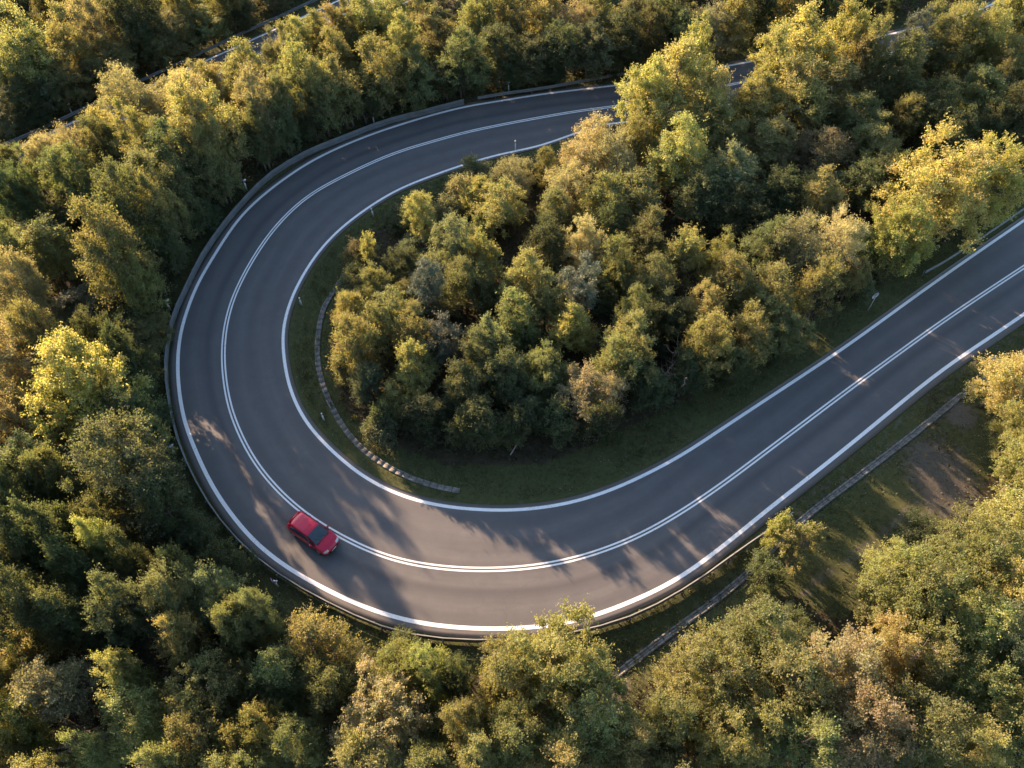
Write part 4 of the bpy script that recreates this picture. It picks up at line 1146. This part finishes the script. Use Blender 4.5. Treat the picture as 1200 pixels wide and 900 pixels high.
def build_car():
    # stations: x, halfwidth(sill..belt), z_bottom, z_belt, z_top, half width at top
    S = np.array([
        [-2.03, 0.62, 0.42, 0.78, 0.86, 0.56],
        [-1.98, 0.76, 0.32, 0.86, 0.98, 0.66],
        [-1.85, 0.83, 0.25, 0.92, 1.20, 0.64],
        [-1.65, 0.865, 0.22, 0.94, 1.38, 0.61],
        [-1.35, 0.875, 0.20, 0.945, 1.452, 0.60],
        [-0.90, 0.88, 0.18, 0.94, 1.482, 0.61],
        [-0.30, 0.88, 0.18, 0.93, 1.490, 0.62],
        [0.10, 0.88, 0.18, 0.925, 1.462, 0.62],
        [0.42, 0.88, 0.18, 0.925, 1.375, 0.635],
        [0.80, 0.88, 0.18, 0.925, 1.165, 0.67],
        [1.10, 0.88, 0.19, 0.915, 0.992, 0.70],
        [1.30, 0.875, 0.20, 0.88, 0.945, 0.70],
        [1.60, 0.86, 0.21, 0.80, 0.885, 0.66],
        [1.82, 0.80, 0.23, 0.70, 0.800, 0.58],
        [1.97, 0.68, 0.26, 0.60, 0.700, 0.46],
        [2.05, 0.50, 0.34, 0.52, 0.600, 0.32]])
    xs_ = np.unique(np.concatenate([np.linspace(-2.03, -1.6, 14), np.linspace(-1.6, 1.3, 84), np.linspace(1.3, 2.05, 24)]))
    par = [np.interp(xs_, S[:, 0], S[:, k]) for k in range(1, 6)]
    # smooth the parameter curves
    for k in range(5):
        a = par[k].copy()
        for _ in range(3):
            a[1:-1] = 0.25 * a[:-2] + 0.5 * a[1:-1] + 0.25 * a[2:]
        par[k] = a
    w, zb, zt, zr, wr = par
    nt_ = 40
    G = np.zeros((len(xs_), nt_ + 1, 3)); tag = []
    for i, x in enumerate(xs_):
        pr = np.array([(0.0, zb[i]), (w[i] * 0.80, zb[i]), (w[i] * 0.97, zb[i] + 0.09), (w[i] * 0.995, zb[i] + 0.25), (w[i] * 1.0, (zb[i] + zt[i]) / 2 + 0.05),
                       (w[i] * 0.985, zt[i] - 0.10), (w[i] * 0.955, zt[i]), (wr[i] * 1.03 + 0.012, zr[i] - min(0.07, (zr[i] - zt[i]) * 0.5)),
                       (wr[i] * 0.90, zr[i] - 0.018 * 1.0), (wr[i] * 0.5, zr[i] + 0.008), (0.0, zr[i] + 0.014)])
        if zr[i] - zt[i] < 0.12:
            pr[7] = (wr[i] * 1.08, zt[i] + (zr[i] - zt[i]) * 0.65)
        s = np.concatenate([[0], np.cumsum(np.hypot(*np.diff(pr, axis=0).T))])
        # fixed share of samples per span keeps the belt line aligned
        segs = [2, 2, 3, 4, 4, 3, 9, 4, 5, 4]; out = []
        for q, ns in enumerate(segs):
            for r in range(ns):
                t = r / ns; out.append(pr[q] * (1 - t) + pr[q + 1] * t)
        out.append(pr[-1]); out = np.array(out)
        G[i, :, 0] = x; G[i, :, 1] = out[:, 0]; G[i, :, 2] = out[:, 1]
    # round off the front and rear in plan and soften across
    for _ in range(2):
        G[:, 1:-1, 1:] = 0.25 * G[:, :-2, 1:] + 0.5 * G[:, 1:-1, 1:] + 0.25 * G[:, 2:, 1:]
    V = np.concatenate([G, G * np.array([1, -1, 1])], 1); nc = V.shape[1]; nr = V.shape[0]
    V = V.reshape(-1, 3)
    parts = {k: [] for k in ('body', 'windscreen', 'rear_window', 'window_l', 'window_r', 'pillar', 'wheelarch')}
    belt_i = 2 + 2 + 3 + 4 + 4 + 3; top_i = belt_i + 9
    half = nt_ + 1
    for i in range(nr - 1):
        xm = (xs_[i] + xs_[i + 1]) / 2
        for sgn in (0, 1):
            for j in range(nt_):
                a = i * nc + sgn * half + j; b = a + 1; c = b + nc; d = a + nc
                q = (a, d, c, b) if sgn == 0 else (a, b, c, d)
                q = tuple(q)
                cc = V[list(q)].mean(0)
                if j < 12 and j >= 2:
                    if any((xm - wx) ** 2 + (cc[2] - 0.31) ** 2 < 0.355 ** 2 for wx in (-1.30, 1.24)) and abs(cc[1]) > 0.55: continue
                k = 'body'
                gh = zr[i] - zt[i]
                onroof = j >= top_i + 1
                if 0.20 < xm < 1.06 and onroof:
                    k = 'windscreen' if abs(cc[1]) < wr[i] * 0.93 else 'pillar'
                elif -1.90 < xm < -1.62 and j >= top_i + 1 and abs(cc[1]) < wr[i] * 0.9: k = 'rear_window'
                elif belt_i + 1 <= j < top_i - 1 and gh > 0.12:
                    lo = -1.55; hi = 0.86
                    # slanting ends
                    f = (cc[2] - zt[i]) / 0.45
                    if lo + 0.25 * f < xm < hi - 0.0 * f - 0.75 * max(f - 0.1, 0):
                        if abs(xm - (-0.42)) < 0.035 or abs(xm - (-1.20)) < 0.025: k = 'pillar'
                        else: k = 'window_l' if sgn == 0 else 'window_r'
                    elif 0.1 < xm < 1.0: k = 'pillar'
                parts[k].append(q)
    g = at(366.5, 624, 0.7)
    a_ = at(343, 606, 0.8); b_ = at(390, 640, 0.6)
    az = math.atan2(b_[1] - a_[1], b_[0] - a_[0])
    root = empty('car', (g[0], g[1], ROAD_Z + 0.006), az); root.scale = (0.9, 0.9, 0.9)
    def sub(name, faces, mat, parent=root):
        faces = np.array(faces); idx, inv_ = np.unique(faces, return_inverse=True)
        me = mesh_np(name, V[idx], inv_.reshape(faces.shape), None, mat, True)
        return link(name, me, parent)
    body = sub('body', parts['body'], M_CAR)
    sub('windscreen', parts['windscreen'], M_GLASS)
    sub('rear_window', parts['rear_window'], M_GLASS)
    sub('side_window', parts['window_l'], M_GLASS); sub('side_window', parts['window_r'], M_GLASS)
    sub('pillar_trim', parts['pillar'], M_TRIM)
    # under-body and arch liners
    u = MB(); u.box((0, 0, 0.42), (3.6, 1.40, 0.40)); u.build('underbody', M_TRIM, root)
    # wheels
    for wx in (-1.30, 1.24):
        for s in (-1, 1):
            ty = MB(); ty.tube([(wx, s * 0.665, 0.31), (wx, s * 0.69, 0.31), (wx, s * 0.84, 0.31), (wx, s * 0.862, 0.31)], [0.275, 0.31, 0.31, 0.285], 26)
            tob = ty.build('wheel', M_TYRE, root, False)
            rm = MB(); rm.tube([(wx, s * 0.86, 0.31), (wx, s * 0.870, 0.31)], [0.205, 0.195], 20)
            for k in range(5):
                a = 6.2832 * k / 5; rm.box((wx + 0.10 * math.cos(a), s * 0.873, 0.31 + 0.10 * math.sin(a)), (0.05, 0.012, 0.05))
            rm.build('rim', M_RIM, tob)
    # mirrors
    for s in (-1, 1):
        mm = MB(); mm.box((0.70, s * 0.955, 0.98), (0.13, 0.19, 0.13), rz=s * 0.12, taper=0.8); mm.box((0.72, s * 0.87, 0.93), (0.06, 0.08, 0.04))
        mo = mm.build('mirror', M_CAR, root)
        gm = MB(); gm.box((0.632, s * 0.96, 0.98), (0.006, 0.15, 0.10), rz=s * 0.12); gm.build('mirror_glass', M_LAMP, mo)
    # head and tail lamps as wraps over the body corners
    def patch(name, x0, x1, y0, y1, z0, z1, mat, lift=0.006):
        fs = []
        for q in parts['body']:
            c = V[list(q)].mean(0)
            if x0 < c[0] < x1 and y0 < c[1] < y1 and z0 < c[2] < z1: fs.append(q)
        if not fs: print('empty patch', name); return
        faces = np.array(fs); idx, inv_ = np.unique(faces, return_inverse=True)
        P = V[idx].copy(); ctr = np.array([0, 0, 0.6]); dd = P - ctr; dd /= np.linalg.norm(dd, axis=1)[:, None]
        return link(name, mesh_np(name, P + dd * lift, inv_.reshape(faces.shape), None, mat, True), root)
    for s in (-1, 1):
        lo, hi = (0.40, 0.95) if s > 0 else (-0.95, -0.40)
        patch('headlight', 1.76, 2.00, lo, hi, 0.58, 0.76, M_LAMP)
        lo, hi = (0.45, 0.95) if s > 0 else (-0.95, -0.45)
        patch('tail_light', -2.04, -1.86, lo, hi, 0.66, 0.92, M_TAIL)
    gr = MB(); gr.box((2.035, 0, 0.52), (0.05, 0.60, 0.08)); gr.box((2.03, 0, 0.36), (0.05, 0.80, 0.05)); gr.build('grille', M_TRIM, root)
    # seams, wiper cowl, handles, plates, aerial
    cw = MB(); cw.box((1.10, 0, 1.0), (0.07, 1.22, 0.03)); cw.build('wiper_cowl', M_TRIM, root)
    for s in (-1, 1):
        for hx in (-0.30, -1.05):
            h = MB(); h.box((hx, s * 0.885, 0.83), (0.17, 0.03, 0.03)); h.build('door_handle', M_CAR, root)
        w2 = MB(); w2.tube([(1.07, s * 0.30, 1.03), (0.78, s * 0.30 - 0.42 * 1, 1.20)] if s > 0 else [(1.07, -0.05, 1.03), (0.78, -0.47, 1.20)], 0.010, 4); w2.build('wiper', M_TRIM, root)
    e = MB(); e.tube([(-1.45, 0, 1.46), (-1.62, 0, 1.62)], [0.008, 0.004], 5); e.build('aerial', M_TRIM, root)
    sp = MB(); sp.box((-1.70, 0, 1.40), (0.20, 1.10, 0.025)); sp.build('spoiler', M_CAR, root)
    np_ = MB(); np_.box((2.055, 0, 0.42), (0.012, 0.50, 0.11)); np_.build('number_plate', M_WHITE, root)
    np2 = MB(); np2.box((-2.036, 0, 0.70), (0.012, 0.50, 0.11)); np2.build('number_plate', M_WHITE, root)
    set_props(root, 'red hatchback car driving in the outer lane at the bottom left of the hairpin', 'car')
build_car()

# ------------------------------------------------------------------ light, sky, camera
SUN_EL = math.radians(18.0)
SUN_AZ = math.radians(132.0)           # direction towards the sun, counter-clockwise from +X
sun = bpy.data.lights.new('sun', 'SUN'); sun.energy = 5.0; sun.angle = math.radians(0.6); sun.color = (1.0, 0.68, 0.44)
so = bpy.data.objects.new('sun', sun); COL.objects.link(so)
from mathutils import Vector
dv = Vector((math.cos(SUN_EL) * math.cos(SUN_AZ), math.cos(SUN_EL) * math.sin(SUN_AZ), math.sin(SUN_EL)))
so.rotation_euler = dv.to_track_quat('Z', 'Y').to_euler()
so.location = dv * 150

w = bpy.data.worlds.new('World'); sc.world = w; w.use_nodes = True
nt = w.node_tree; bg = nt.nodes['Background']
sky = nt.nodes.new('ShaderNodeTexSky'); sky.sky_type = 'NISHITA'; sky.sun_disc = False
sky.sun_elevation = SUN_EL; sky.sun_rotation = math.radians(90) - SUN_AZ
sky.air_density = 1.0; sky.dust_density = 1.0
nt.links.new(sky.outputs[0], bg.inputs['Color']); bg.inputs['Strength'].default_value = 0.092

cam = bpy.data.cameras.new('camera'); co = bpy.data.objects.new('camera', cam); COL.objects.link(co)
cam.sensor_width = 36.0; cam.lens = 36.0 * F / PW; cam.clip_end = 4000
co.location = (0, 0, CH); co.rotation_euler = (math.radians(90) - PITCH, 0, 0)
sc.camera = co
sc.view_settings.view_transform = 'Standard'; sc.view_settings.look = 'None'
sc.view_settings.exposure = 2.22; sc.view_settings.gamma = 1.0
sc.cycles.max_bounces = 6; sc.cycles.diffuse_bounces = 3; sc.cycles.transmission_bounces = 4
